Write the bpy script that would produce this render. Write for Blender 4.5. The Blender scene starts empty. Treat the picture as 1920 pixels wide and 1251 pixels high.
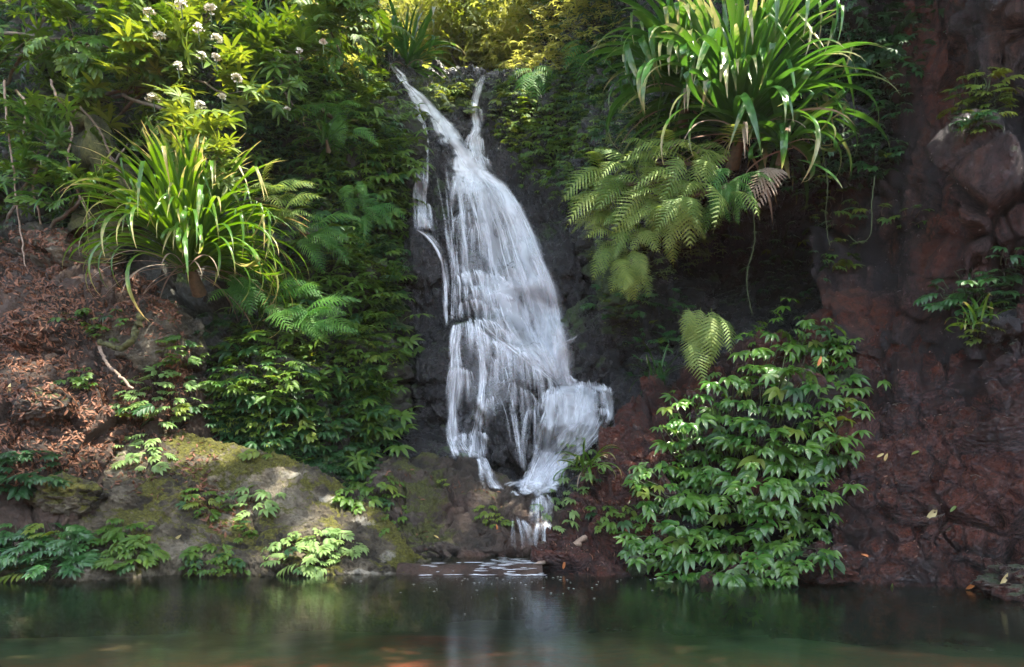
import bpy, math, random
import numpy as np
from mathutils import Vector, Matrix
from mathutils.bvhtree import BVHTree
random.seed(7); RNG = np.random.default_rng(7)
S = bpy.context.scene
C = S.collection

# ------------------------------------------------------------------ camera, sky, sun, exposure
F, HX, HY, EYE = 1280.0, 960.0, 900.0, 1.3          # focal length in photo pixels, principal point, eye height in metres
cam_d = bpy.data.cameras.new('camera'); cam = bpy.data.objects.new('camera', cam_d); C.objects.link(cam)
cam_d.sensor_width = 36.0; cam_d.lens = 24.0; cam_d.shift_y = (HY - 625.5) / 1920.0
cam_d.clip_start = 0.05; cam_d.clip_end = 500
cam.location = (0, 0, EYE); cam.rotation_euler = (math.radians(90), 0, 0)
S.camera = cam
HAZE = 0.0004
SUN = Vector((0.30, -0.30, 0.90)).normalized()
W = bpy.data.worlds.new('World'); S.world = W; W.use_nodes = True
nt = W.node_tree; nt.nodes.clear()
sky = nt.nodes.new('ShaderNodeTexSky'); sky.sky_type = 'NISHITA'; sky.sun_disc = False
sky.sun_elevation = math.asin(SUN.z); sky.sun_rotation = math.atan2(SUN.x, SUN.y)
bg = nt.nodes.new('ShaderNodeBackground'); bg.inputs['Strength'].default_value = 0.15
wo = nt.nodes.new('ShaderNodeOutputWorld')
hsv = nt.nodes.new('ShaderNodeHueSaturation'); hsv.inputs['Saturation'].default_value = 0.6
nt.links.new(sky.outputs[0], hsv.inputs['Color']); nt.links.new(hsv.outputs[0], bg.inputs[0]); nt.links.new(bg.outputs[0], wo.inputs[0])
sl = bpy.data.lights.new('sun', 'SUN'); sl.energy = 2.6; sl.angle = math.radians(0.5); sl.color = (1.0, 0.93, 0.78)
so = bpy.data.objects.new('sun', sl); C.objects.link(so); so.location = (4, 4, 30)
so.rotation_euler = SUN.to_track_quat('Z', 'Y').to_euler()
S.view_settings.view_transform = 'Standard'; S.view_settings.look = 'None'
S.view_settings.exposure = 2.95; S.view_settings.gamma = 1.0; S.view_settings.use_curve_mapping = False
S.cycles.max_bounces = 6; S.cycles.transparent_max_bounces = 24; S.cycles.transmission_bounces = 4
S.cycles.diffuse_bounces = 3; S.cycles.glossy_bounces = 3; S.cycles.use_denoising = True
S.cycles.caustics_reflective = False; S.cycles.caustics_refractive = False
S.cycles.volume_bounces = 0; S.cycles.adaptive_threshold = 0.004

def P(px, py, Y):
    return Vector(((px - HX) / F * Y, Y, EYE - (py - HY) / F * Y))
def PX(v):
    return (v[0] / v[1] * F + HX, HY - (v[2] - EYE) / v[1] * F)

# ------------------------------------------------------------------ noise in numpy
def _h(ix, iy, iz, s):
    n = (ix * 73856093) ^ (iy * 19349663) ^ (iz * 83492791) ^ (s * 2654435761)
    n &= 0xffffffff
    n = ((n ^ (n >> 15)) * 0x2c1b3c6d) & 0xffffffff
    n = ((n ^ (n >> 12)) * 0x297a2d39) & 0xffffffff
    n ^= (n >> 15)
    return n.astype(np.float64) / 4294967295.0
def vnoise(p, s=0):
    i = np.floor(p).astype(np.int64); f = p - i; f = f * f * (3 - 2 * f); r = 0
    for dx in (0, 1):
        for dy in (0, 1):
            for dz in (0, 1):
                w = (f[:, 0] if dx else 1 - f[:, 0]) * (f[:, 1] if dy else 1 - f[:, 1]) * (f[:, 2] if dz else 1 - f[:, 2])
                r = r + w * _h(i[:, 0] + dx, i[:, 1] + dy, i[:, 2] + dz, s)
    return r * 2 - 1
def fbm(p, octv=4, s=0, gain=0.5):
    r = 0; a = 1
    for o in range(octv):
        r = r + a * vnoise(p * (2.03 ** o) + o * 17.3, s + o); a *= gain
    return r
def voro(p, s=0):
    i = np.floor(p).astype(np.int64); n = len(p)
    f1 = np.full(n, 9.0); f2 = np.full(n, 9.0); cid = np.zeros((n, 3), np.int64); cv = np.zeros((n, 3))
    for dx in (-1, 0, 1):
        for dy in (-1, 0, 1):
            for dz in (-1, 0, 1):
                c = i + np.array([dx, dy, dz])
                q = np.stack([c[:, k] + _h(c[:, 0], c[:, 1], c[:, 2], s + 11 + k) for k in range(3)], 1)
                v = p - q; d = np.sqrt((v ** 2).sum(1))
                m = d < f1
                f2 = np.where(m, f1, np.minimum(f2, d)); f1 = np.where(m, d, f1)
                cid[m] = c[m]; cv[m] = v[m]
    t = np.stack([_h(cid[:, 0], cid[:, 1], cid[:, 2], s + 31 + k) * 2 - 1 for k in range(4)], 1)
    return f1, f2, t[:, 3], (t[:, :3] * cv).sum(1)

# ------------------------------------------------------------------ mesh helpers
def mesh_np(name, V, Fc, mats=None, smooth=True, uv=None, attr=None, matidx=None):
    me = bpy.data.meshes.new(name)
    V = np.asarray(V, np.float32); Fc = np.asarray(Fc, np.int32)
    k = Fc.shape[1]
    me.vertices.add(len(V)); me.vertices.foreach_set('co', V.ravel())
    me.loops.add(Fc.size); me.loops.foreach_set('vertex_index', Fc.ravel())
    me.polygons.add(len(Fc)); me.polygons.foreach_set('loop_start', np.arange(0, Fc.size, k, dtype=np.int32))
    me.polygons.foreach_set('loop_total', np.full(len(Fc), k, np.int32))
    me.polygons.foreach_set('use_smooth', np.full(len(Fc), smooth, bool))
    if matidx is not None: me.polygons.foreach_set('material_index', np.asarray(matidx, np.int32))
    for m in (mats or []): me.materials.append(m)
    if uv is not None:
        l = me.uv_layers.new(name='UVMap'); l.data.foreach_set('uv', np.asarray(uv, np.float32)[Fc.ravel()].ravel())
    if attr:
        for an, av in attr.items():
            a = me.attributes.new(an, 'FLOAT', 'POINT'); a.data.foreach_set('value', np.asarray(av, np.float32))
    me.update(calc_edges=True)
    return me
def link(name, me, parent=None, mw=None):
    o = bpy.data.objects.new(name, me); C.objects.link(o)
    if parent: o.parent = parent
    if mw is not None: o.matrix_local = mw
    return o
def tag(o, label=None, cat=None, group=None, kind=None):
    if label: o['label'] = label
    if cat: o['category'] = cat
    if group: o['group'] = group
    if kind: o['kind'] = kind
    return o
def thing(name, label, cat, loc, group=None):
    o = bpy.data.objects.new(name, None); C.objects.link(o); o.location = loc
    o.empty_display_size = 0.2
    return tag(o, label, cat, group)
class MB:
    """collects vertices and faces (triangles or quads kept as quads) into ONE mesh"""
    def __init__(s): s.v = []; s.f = []; s.u = []; s.n = 0
    def add(s, v, f, u=None):
        v = np.asarray(v, float).reshape(-1, 3); f = np.asarray(f, int).reshape(-1, 4)
        s.v.append(v); s.f.append(f + s.n); s.n += len(v)
        s.u.append(np.zeros((len(v), 2)) if u is None else np.asarray(u, float))
    def tube(s, pts, r0, r1=None, sides=5, wob=0):
        pts = [Vector(p) for p in pts]; r1 = r0 if r1 is None else r1; n = len(pts); V = []
        for i, p in enumerate(pts):
            d = (pts[min(i + 1, n - 1)] - pts[max(i - 1, 0)]).normalized()
            a = d.orthogonal().normalized() if abs(d.z) > .9 else d.cross(Vector((0, 0, 1))).normalized(); b = d.cross(a)
            r = r0 + (r1 - r0) * i / (n - 1)
            if wob: r *= 1 + random.uniform(-wob, wob)
            for k in range(sides):
                t = 2 * math.pi * k / sides; V.append(p + a * math.cos(t) * r + b * math.sin(t) * r)
        Fc = [(i * sides + k, i * sides + (k + 1) % sides, (i + 1) * sides + (k + 1) % sides, (i + 1) * sides + k) for i in range(n - 1) for k in range(sides)]
        s.add([tuple(v) for v in V], Fc)
    def mesh(s, name, mats, smooth=True):
        return mesh_np(name, np.concatenate(s.v), np.concatenate(s.f), mats, smooth, np.concatenate(s.u))
def crom(pts, t):
    """Catmull-Rom through control values pts (K,...) at parameters t in 0..1"""
    K = len(pts); x = t * (K - 1); i = np.clip(np.floor(x).astype(int), 0, K - 2); f = (x - i)
    def g(j): return pts[np.clip(j, 0, K - 1)]
    f = f.reshape((-1,) + (1,) * (pts.ndim - 1))
    p0, p1, p2, p3 = g(i - 1), g(i), g(i + 1), g(i + 2)
    return 0.5 * ((2 * p1) + (-p0 + p2) * f + (2 * p0 - 5 * p1 + 4 * p2 - p3) * f * f + (-p0 + 3 * p1 - 3 * p2 + p3) * f ** 3)
def curve_pts(ctrl, n):
    return [Vector(v) for v in crom(np.array([tuple(c) for c in ctrl], float), np.linspace(0, 1, n))]

# ------------------------------------------------------------------ materials
def nodes(name):
    m = bpy.data.materials.new(name); m.use_nodes = True; t = m.node_tree; t.nodes.clear()
    def N(kind, **kw):
        n = t.nodes.new(kind)
        for k, v in kw.items():
            if k in n.inputs: n.inputs[k].default_value = v
            else: setattr(n, k, v)
        return n
    return m, t, N
def ramp(N, stops):
    r = N('ShaderNodeValToRGB'); e = r.color_ramp.elements
    while len(e) < len(stops): e.new(0.5)
    for el, (p, c) in zip(e, stops): el.position = p; el.color = (c if len(c) == 4 else (*c, 1))
    return r
def rock_mat(name, c0, c1, c2, moss=None, moss_amt=0.0, rough=(0.2, 0.6), bump=0.5, fine=14.0, streak=False, spec=0.5, pit=0.35):
    m, t, N = nodes(name); L = t.links.new
    out = N('ShaderNodeOutputMaterial'); b = N('ShaderNodeBsdfPrincipled'); L(b.outputs[0], out.inputs[0])
    b.inputs['Specular IOR Level'].default_value = spec
    tc = N('ShaderNodeTexCoord'); mp = N('ShaderNodeMapping'); L(tc.outputs['Object'], mp.inputs[0])
    if streak: mp.inputs['Scale'].default_value = (1.6, 1.6, 0.45)
    n1 = N('ShaderNodeTexNoise', Scale=0.9, Detail=8.0, Roughness=0.62, Distortion=0.6); L(mp.outputs[0], n1.inputs['Vector'])
    n2 = N('ShaderNodeTexNoise', Scale=7.0, Detail=9.0, Roughness=0.7); L(tc.outputs['Object'], n2.inputs['Vector'])
    r1 = ramp(N, [(0.36, c0), (0.5, c1), (0.64, c2)]); L(n1.outputs[0], r1.inputs[0])
    r2 = ramp(N, [(0.3, (0.35,) * 3), (0.5, (0.9,) * 3), (0.75, (1.7,) * 3)]); L(n2.outputs[0], r2.inputs[0])
    mx = N('ShaderNodeMixRGB', blend_type='MULTIPLY'); mx.inputs[0].default_value = 0.85
    L(r1.outputs[0], mx.inputs[1]); L(r2.outputs[0], mx.inputs[2]); col = mx.outputs[0]
    rr = N('ShaderNodeMapRange'); rr.inputs['From Min'].default_value = 0.3; rr.inputs['From Max'].default_value = 0.7
    rr.inputs['To Min'].default_value = rough[0]; rr.inputs['To Max'].default_value = rough[1]; L(n2.outputs[0], rr.inputs[0]); ro = rr.outputs[0]
    if moss is not None:
        g = N('ShaderNodeNewGeometry'); sp = N('ShaderNodeSeparateXYZ'); L(g.outputs['Normal'], sp.inputs[0])
        n3 = N('ShaderNodeTexNoise', Scale=1.7, Detail=7.0, Roughness=0.65); L(tc.outputs['Object'], n3.inputs['Vector'])
        at = N('ShaderNodeAttribute', attribute_name='moss')
        a1 = N('ShaderNodeMath', operation='MULTIPLY'); L(sp.outputs[2], a1.inputs[0]); a1.inputs[1].default_value = 0.16
        a2 = N('ShaderNodeMath', operation='ADD'); L(a1.outputs[0], a2.inputs[0]); L(n3.outputs[0], a2.inputs[1])
        a3 = N('ShaderNodeMath', operation='ADD'); L(a2.outputs[0], a3.inputs[0]); L(at.outputs['Fac'], a3.inputs[1])
        a4 = N('ShaderNodeMapRange'); a4.inputs['From Min'].default_value = 0.68 - moss_amt; a4.inputs['From Max'].default_value = 0.76 - moss_amt; L(a3.outputs[0], a4.inputs[0])
        n4 = N('ShaderNodeTexNoise', Scale=24.0, Detail=5.0, Roughness=0.75); L(tc.outputs['Object'], n4.inputs['Vector'])
        rm = ramp(N, [(0.3, tuple(x * 0.3 for x in moss)), (0.52, moss), (0.72, tuple(x * 2.1 for x in moss))]); L(n4.outputs[0], rm.inputs[0])
        m2 = N('ShaderNodeMixRGB'); L(a4.outputs[0], m2.inputs[0]); L(col, m2.inputs[1]); L(rm.outputs[0], m2.inputs[2]); col = m2.outputs[0]
        m3 = N('ShaderNodeMixRGB'); L(a4.outputs[0], m3.inputs[0]); L(ro, m3.inputs[1]); m3.inputs[2].default_value = (.9, .9, .9, 1); ro = m3.outputs[0]
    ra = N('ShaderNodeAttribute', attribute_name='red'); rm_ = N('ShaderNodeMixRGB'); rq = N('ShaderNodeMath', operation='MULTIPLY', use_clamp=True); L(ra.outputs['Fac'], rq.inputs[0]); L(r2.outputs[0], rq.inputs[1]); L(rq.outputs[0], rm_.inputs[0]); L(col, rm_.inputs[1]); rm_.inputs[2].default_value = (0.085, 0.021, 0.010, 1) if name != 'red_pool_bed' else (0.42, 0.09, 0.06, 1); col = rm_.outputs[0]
    pt_ = N('ShaderNodeAttribute', attribute_name='pale'); pm_ = N('ShaderNodeMath', operation='MULTIPLY'); L(pt_.outputs['Fac'], pm_.inputs[0]); L(n2.outputs[0], pm_.inputs[1]); pr_ = N('ShaderNodeMapRange'); pr_.inputs['From Min'].default_value = 0.28; pr_.inputs['From Max'].default_value = 0.42; L(pm_.outputs[0], pr_.inputs[0])
    px_ = N('ShaderNodeMixRGB'); L(pr_.outputs[0], px_.inputs[0]); L(col, px_.inputs[1]); px_.inputs[2].default_value = (0.36, 0.33, 0.26, 1); col = px_.outputs[0]
    L(col, b.inputs['Base Color']); L(ro, b.inputs['Roughness'])
    n5 = N('ShaderNodeTexNoise', Scale=fine, Detail=10.0, Roughness=0.72); L(tc.outputs['Object'], n5.inputs['Vector'])
    v = N('ShaderNodeTexVoronoi', Scale=fine * 1.3); L(tc.outputs['Object'], v.inputs['Vector'])
    ad = N('ShaderNodeMath', operation='MULTIPLY_ADD'); L(v.outputs['Distance'], ad.inputs[0]); ad.inputs[1].default_value = pit; L(n5.outputs[0], ad.inputs[2])
    bp = N('ShaderNodeBump', Strength=bump, Distance=0.12); L(ad.outputs[0], bp.inputs['Height']); L(bp.outputs[0], b.inputs['Normal'])
    return m
def leaf_mat(name, c0, c1, trans=0.35, rough=0.35, tcol=None, spec=0.5, tip=None, hue=0.03):
    m, t, N = nodes(name); L = t.links.new
    out = N('ShaderNodeOutputMaterial'); b = N('ShaderNodeBsdfPrincipled', Roughness=rough); tr = N('ShaderNodeBsdfTranslucent'); mx = N('ShaderNodeMixShader')
    mx.inputs[0].default_value = trans; b.inputs['Specular IOR Level'].default_value = spec
    oi = N('ShaderNodeObjectInfo'); tc = N('ShaderNodeTexCoord'); ge = N('ShaderNodeNewGeometry')
    n = N('ShaderNodeTexNoise', Scale=1.3, Detail=3.0); L(ge.outputs['Position'], n.inputs['Vector'])
    ad = N('ShaderNodeMath', operation='ADD'); L(oi.outputs['Random'], ad.inputs[0]); L(ge.outputs['Random Per Island'], ad.inputs[1])
    a2 = N('ShaderNodeMath', operation='ADD'); L(ad.outputs[0], a2.inputs[0]); L(n.outputs[0], a2.inputs[1])
    a3 = N('ShaderNodeMapRange'); a3.inputs['From Min'].default_value = 0.7; a3.inputs['From Max'].default_value = 2.3; L(a2.outputs[0], a3.inputs[0])
    r = ramp(N, [(0, c0), (1, c1)]); L(a3.outputs[0], r.inputs[0]); col = r.outputs[0]
    if tip is not None:
        uv = N('ShaderNodeUVMap'); sp = N('ShaderNodeSeparateXYZ'); L(uv.outputs[0], sp.inputs[0])
        n6 = N('ShaderNodeTexNoise', Scale=9.0, Detail=4.0); L(ge.outputs['Position'], n6.inputs['Vector'])
        q = N('ShaderNodeMath', operation='MULTIPLY_ADD'); L(n6.outputs[0], q.inputs[0]); q.inputs[1].default_value = 0.5; L(sp.outputs[1], q.inputs[2])
        q2 = N('ShaderNodeMath', operation='MULTIPLY_ADD'); L(oi.outputs['Random'], q2.inputs[0]); q2.inputs[1].default_value = 0.28; L(q.outputs[0], q2.inputs[2])
        q3 = N('ShaderNodeMapRange'); q3.inputs['From Min'].default_value = 1.2; q3.inputs['From Max'].default_value = 1.45; L(q2.outputs[0], q3.inputs[0])
        mm = N('ShaderNodeMixRGB'); L(q3.outputs[0], mm.inputs[0]); L(col, mm.inputs[1]); mm.inputs[2].default_value = (*tip, 1); col = mm.outputs[0]
    L(col, b.inputs['Base Color'])
    hs = N('ShaderNodeHueSaturation', Hue=0.5 - hue, Saturation=1.1, Value=1.9); L(col, hs.inputs['Color']); L(hs.outputs[0], tr.inputs[0])
    uv2 = N('ShaderNodeUVMap'); s2 = N('ShaderNodeSeparateXYZ'); L(uv2.outputs[0], s2.inputs[0])
    wv = N('ShaderNodeMath', operation='MULTIPLY'); L(s2.outputs[1], wv.inputs[0]); wv.inputs[1].default_value = 70.0
    ab = N('ShaderNodeMath', operation='ABSOLUTE'); L(s2.outputs[0], ab.inputs[0])
    w3 = N('ShaderNodeMath', operation='MULTIPLY_ADD'); L(ab.outputs[0], w3.inputs[0]); w3.inputs[1].default_value = -9.0; L(wv.outputs[0], w3.inputs[2])
    sn = N('ShaderNodeMath', operation='SINE'); L(w3.outputs[0], sn.inputs[0])
    bp = N('ShaderNodeBump', Strength=0.25, Distance=0.01); L(sn.outputs[0], bp.inputs['Height']); L(bp.outputs[0], b.inputs['Normal'])
    L(b.outputs[0], mx.inputs[1]); L(tr.outputs[0], mx.inputs[2]); L(mx.outputs[0], out.inputs[0])
    return m
def plain(name, c, rough=0.7, noise=0.5, scale=12):
    m, t, N = nodes(name); L = t.links.new
    out = N('ShaderNodeOutputMaterial'); b = N('ShaderNodeBsdfPrincipled', Roughness=rough); L(b.outputs[0], out.inputs[0])
    ge = N('ShaderNodeNewGeometry'); n = N('ShaderNodeTexNoise', Scale=scale, Detail=6.0, Roughness=0.7); L(ge.outputs['Position'], n.inputs['Vector'])
    r = ramp(N, [(0.3, tuple(x * (1 - noise) for x in c)), (0.7, tuple(x * (1 + noise) for x in c))]); L(n.outputs[0], r.inputs[0]); L(r.outputs[0], b.inputs['Base Color'])
    bp = N('ShaderNodeBump', Strength=0.5, Distance=0.03); L(n.outputs[0], bp.inputs['Height']); L(bp.outputs[0], b.inputs['Normal'])
    return m

M = {}
M['dark_rock'] = rock_mat('wet_dark_rock', (0.007, 0.007, 0.008), (0.018, 0.017, 0.019), (0.04, 0.036, 0.036), (0.03, 0.055, 0.012), 0.02, (0.1, 0.4), 0.9, 9, spec=0.8)
M['wall'] = rock_mat('mossy_wall_rock', (0.012, 0.012, 0.011), (0.03, 0.027, 0.02), (0.05, 0.05, 0.04), (0.045, 0.075, 0.014), 0.13, (0.4, 0.8), 0.7, 9)
M['boulder'] = rock_mat('lichen_boulder_rock', (0.028, 0.022, 0.013), (0.085, 0.068, 0.042), (0.26, 0.22, 0.15), (0.10, 0.095, 0.010), 0.065, (0.6, 0.95), 1.0, 14)
M['mid_rock'] = rock_mat('olive_mossy_rock', (0.022, 0.019, 0.014), (0.05, 0.035, 0.024), (0.085, 0.065, 0.05), (0.06, 0.065, 0.012), 0.05, (0.35, 0.8), 0.9, 11)
M['red_rock'] = rock_mat('wet_red_rock', (0.012, 0.007, 0.007), (0.055, 0.016, 0.010), (0.12, 0.036, 0.022), (0.03, 0.05, 0.012), -0.06, (0.07, 0.22), 1.0, 13, spec=0.8, pit=0.5)
M['cliff'] = rock_mat('wet_streaked_cliff_rock', (0.012, 0.010, 0.013), (0.030, 0.020, 0.020), (0.07, 0.030, 0.018), (0.025, 0.045, 0.012), -0.1, (0.10, 0.30), 0.9, 9, streak=True, spec=0.6)
M['soil'] = rock_mat('dark_leafy_soil', (0.02, 0.013, 0.009), (0.045, 0.028, 0.018), (0.08, 0.05, 0.035), (0.04, 0.05, 0.012), -0.02, (0.7, 0.95), 0.8, 10)
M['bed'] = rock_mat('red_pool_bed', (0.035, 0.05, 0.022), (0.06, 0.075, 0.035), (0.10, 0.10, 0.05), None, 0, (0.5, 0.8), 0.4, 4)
LM = {
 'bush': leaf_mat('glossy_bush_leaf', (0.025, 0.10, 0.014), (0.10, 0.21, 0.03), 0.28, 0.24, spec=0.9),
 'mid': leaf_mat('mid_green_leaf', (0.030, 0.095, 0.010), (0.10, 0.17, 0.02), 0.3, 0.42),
 'pale': leaf_mat('pale_sunlit_leaf', (0.10, 0.19, 0.05), (0.20, 0.29, 0.09), 0.3, 0.45),  # paler copy of the green leaf, sunlit tone put into its colour
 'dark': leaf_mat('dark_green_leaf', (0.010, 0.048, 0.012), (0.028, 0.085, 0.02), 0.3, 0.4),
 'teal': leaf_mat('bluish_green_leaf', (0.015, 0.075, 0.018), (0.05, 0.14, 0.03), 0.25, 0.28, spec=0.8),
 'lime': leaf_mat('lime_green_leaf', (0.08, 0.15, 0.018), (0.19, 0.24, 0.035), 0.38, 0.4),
 'gold': leaf_mat('sun_glow_leaf', (0.15, 0.19, 0.035), (0.32, 0.31, 0.08), 0.5, 0.5, hue=0.01),  # golden sun glow put into the leaf colour
 'strap': leaf_mat('strap_leaf', (0.03, 0.105, 0.012), (0.09, 0.19, 0.02), 0.4, 0.35, tip=(0.42, 0.34, 0.14)),
 'straptop': leaf_mat('dark_strap_leaf', (0.02, 0.085, 0.015), (0.05, 0.14, 0.02), 0.35, 0.3, tip=(0.34, 0.30, 0.15)),
 'fern': leaf_mat('yellow_green_fern', (0.09, 0.17, 0.03), (0.24, 0.30, 0.07), 0.4, 0.55),
 'fern2': leaf_mat('green_fern', (0.03, 0.13, 0.02), (0.09, 0.21, 0.03), 0.4, 0.55),
 'dead': leaf_mat('dead_fern', (0.20, 0.15, 0.10), (0.34, 0.27, 0.20), 0.3, 0.8),
 'litter': leaf_mat('brown_litter_leaf', (0.045, 0.016, 0.008), (0.30, 0.13, 0.065), 0.1, 0.55, hue=0.0),
 'yleaf': leaf_mat('yellow_fallen_leaf', (0.40, 0.28, 0.06), (0.5, 0.42, 0.2), 0.1, 0.5, hue=0.0),
 'orange': leaf_mat('orange_fallen_leaf', (0.45, 0.13, 0.03), (0.5, 0.2, 0.05), 0.1, 0.5, hue=0.0),
}
M['flower'] = plain('white_petal', (0.8, 0.76, 0.68), 0.6, 0.15)
M['stem'] = plain('brown_stem', (0.085, 0.055, 0.03), 0.7)
M['gstem'] = plain('green_stem', (0.06, 0.09, 0.03), 0.6)
M['bark'] = plain('grey_brown_bark', (0.11, 0.085, 0.06), 0.85, 0.6, 9)
M['moss_bark'] = plain('mossy_bark', (0.06, 0.06, 0.018), 0.95, 0.75, 16)
M['drywood'] = plain('weathered_root', (0.24, 0.17, 0.12), 0.8, 0.5, 20)

# ------------------------------------------------------------------ lofted rock
SURF = {}
def loft(name, rows, nu, nv, mat, big=0.25, bs=0.7, blk=0.25, vs=1.1, fine=0.05, seed=0, dents=(), moss=None, stretch=(1, 1, 1), parent=None, grit=0.022, red=(), pale=(), warp=0.35):
    """rows of (px, py, Y) points; smooth surface through them, then broken up along its normal by blocky and fractal relief"""
    A = np.array([[tuple(P(*c)) for c in r] for r in rows], float)
    G = crom(A, np.linspace(0, 1, nv)); G = crom(G.transpose(1, 0, 2), np.linspace(0, 1, nu)).transpose(1, 0, 2)   # nv x nu x 3
    du = np.gradient(G, axis=1); dv = np.gradient(G, axis=0)
    n = np.cross(du, dv); n /= np.linalg.norm(n, axis=2, keepdims=True) + 1e-9
    cen = G - np.array([0, 0, EYE]); flip = np.sign((n * cen).sum(2, keepdims=True)); 
    if flip.mean() > 0: n = -n
    p = G.reshape(-1, 3); q = p * np.array(stretch)
    w = q + warp * np.stack([vnoise(q * 1.3, seed + 3), vnoise(q * 1.3, seed + 4), vnoise(q * 1.3, seed + 5)], 1)
    f1, f2, hgt, tilt = voro(w * vs, seed)
    f1b, f2b, hb, tb = voro(w * vs * 2.9 + 5, seed + 50)
    d = big * fbm(q * bs, 3, seed) + blk * (0.7 * hgt + 0.9 * tilt) + blk * 0.38 * (0.6 * hb + 0.9 * tb)
    d -= blk * 0.9 * np.exp(-((f2 - f1) / 0.06) ** 2) * (hgt > -0.4) + blk * 0.25 * np.exp(-((f2b - f1b) / 0.08) ** 2)
    d += fine * fbm(q * 4.5, 4, seed + 9, 0.6)
    d += grit * (1 - 2.4 * np.abs(vnoise(w * 7.5, seed + 21))) + grit * .6 * (1 - 2.4 * np.abs(vnoise(w * 15.5, seed + 22))) + grit * .4 * vnoise(q * 31, seed + 23)
    ms = np.zeros(len(p)); rs = np.zeros(len(p))
    X = p[:, 0] / p[:, 1] * F + HX; Z = HY - (p[:, 2] - EYE) / p[:, 1] * F
    for (cx, cy, rx, ry, dep) in dents:
        d -= dep * np.exp(-(((X - cx) / rx) ** 2 + ((Z - cy) / ry) ** 2))
    for (cx, cy, rx, ry, a) in (moss or ()):
        ms += a * np.exp(-(((X - cx) / rx) ** 2 + ((Z - cy) / ry) ** 2))
    pa = np.zeros(len(p))
    for (cx, cy, rx, ry, a) in pale:
        pa += a * np.exp(-(((X - cx) / rx) ** 2 + ((Z - cy) / ry) ** 2))
    for (cx, cy, rx, ry, a) in red:
        rs += a * np.exp(-(((X - cx) / rx) ** 2 + ((Z - cy) / ry) ** 2))
    p = p + n.reshape(-1, 3) * d[:, None]
    i = np.arange(nv * nu).reshape(nv, nu)
    Fc = np.stack([i[:-1, :-1], i[:-1, 1:], i[1:, 1:], i[1:, :-1]], -1).reshape(-1, 4)
    me = mesh_np(name, p, Fc, [mat], True, attr={'moss': ms, 'red': rs, 'pale': pa})
    o = link(name, me, parent)
    SURF[name + '%d' % seed] = (p, Fc)
    return o
def R(py, *cols): return [(c[0], py if len(c) == 2 else c[1], c[-1]) for c in cols]

# background hillside
hill = loft('hillside', [R(330, (-500, 19), (0, 19), (500, 20.5), (740, 21.3), (900, 21.5), (1100, 21), (1500, 18), (2300, 17)),
     R(150, (-500, 21), (0, 21), (500, 21.5), (740, 22), (900, 23.5), (1100, 22.5), (1500, 20), (2300, 19)),
     R(60, (-500, 27), (0, 27), (500, 28), (740, 30), (900, 31), (1100, 28), (1500, 26), (2300, 24)),
     R(-80, (-500, 34), (0, 34), (500, 36), (740, 38), (900, 38), (1100, 36), (1500, 34), (2300, 32)),
     R(-330, (-500, 42), (0, 42), (500, 43), (740, 44), (900, 44), (1100, 43), (1500, 42), (2300, 40))],
     150, 100, M['soil'], 0.5, 0.3, 0.4, 0.5, 0.15, 1)
tag(hill, kind='structure')
# the wall the water comes down
fw = loft('waterfall_cliff', [
     R(90, (560, 90, 23), (700, 105, 21.3), (740, 118, 20.3), (830, 135, 21), (905, 132, 21), (1000, 120, 21), (1120, 110, 20), (1300, 100, 18)),
     R(150, (560, 160, 20), (690, 150, 19), (745, 150, 18.6), (830, 178, 19.2), (900, 150, 19.6), (990, 150, 19), (1110, 150, 17.7), (1300, 150, 15)),
     R(230, (580, 18.8), (700, 18.2), (775, 17.9), (840, 18.2), (895, 18.9), (985, 18.2), (1105, 16.8), (1300, 14.6)),
     R(310, (600, 18), (710, 17.5), (790, 17.2), (860, 17.4), (910, 18.0), (990, 17.7), (1105, 16.3), (1300, 14.2)),
     R(440, (640, 17), (730, 16.6), (800, 16.1), (880, 16.4), (950, 16.8), (1030, 16.9), (1120, 15.7), (1300, 14.2)),
     R(540, (650, 16.5), (740, 16), (810, 15.7), (880, 15.4), (960, 15.9), (1040, 16.4), (1135, 15.2), (1300, 14)),
     R(620, (660, 16.2), (750, 15.6), (815, 15.4), (880, 15.0), (960, 15.3), (1045, 15.9), (1150, 14.8), (1300, 13.8)),
     R(730, (680, 15.6), (770, 15.1), (830, 14.7), (900, 14.5), (970, 14.4), (1050, 14.7), (1160, 14.4), (1300, 13.5)),
     R(830, (690, 15), (770, 14.7), (840, 14.3), (900, 14.2), (960, 14.1), (1050, 14.2), (1150, 13.8), (1300, 13)),
     R(920, (700, 14.2), (780, 13.8), (850, 13.6), (900, 13.6), (960, 13.6), (1040, 13.6), (1140, 13.2), (1300, 12.6)),
     R(1010, (700, 12.8), (780, 12.8), (850, 12.8), (900, 12.8), (960, 12.8), (1040, 12.8), (1140, 12.6), (1300, 12.2))],
     260, 360, M['dark_rock'], 0.22, 0.6, 0.26, 1.3, 0.06, 12,
     moss=[(1040, 440, 40, 60, .2), (1110, 600, 40, 90, .15), (830, 180, 90, 30, .35), (770, 700, 30, 90, .12), (820, 380, 40, 160, .1), (1130, 480, 50, 100, .12)])
tag(fw, kind='structure')
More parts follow.
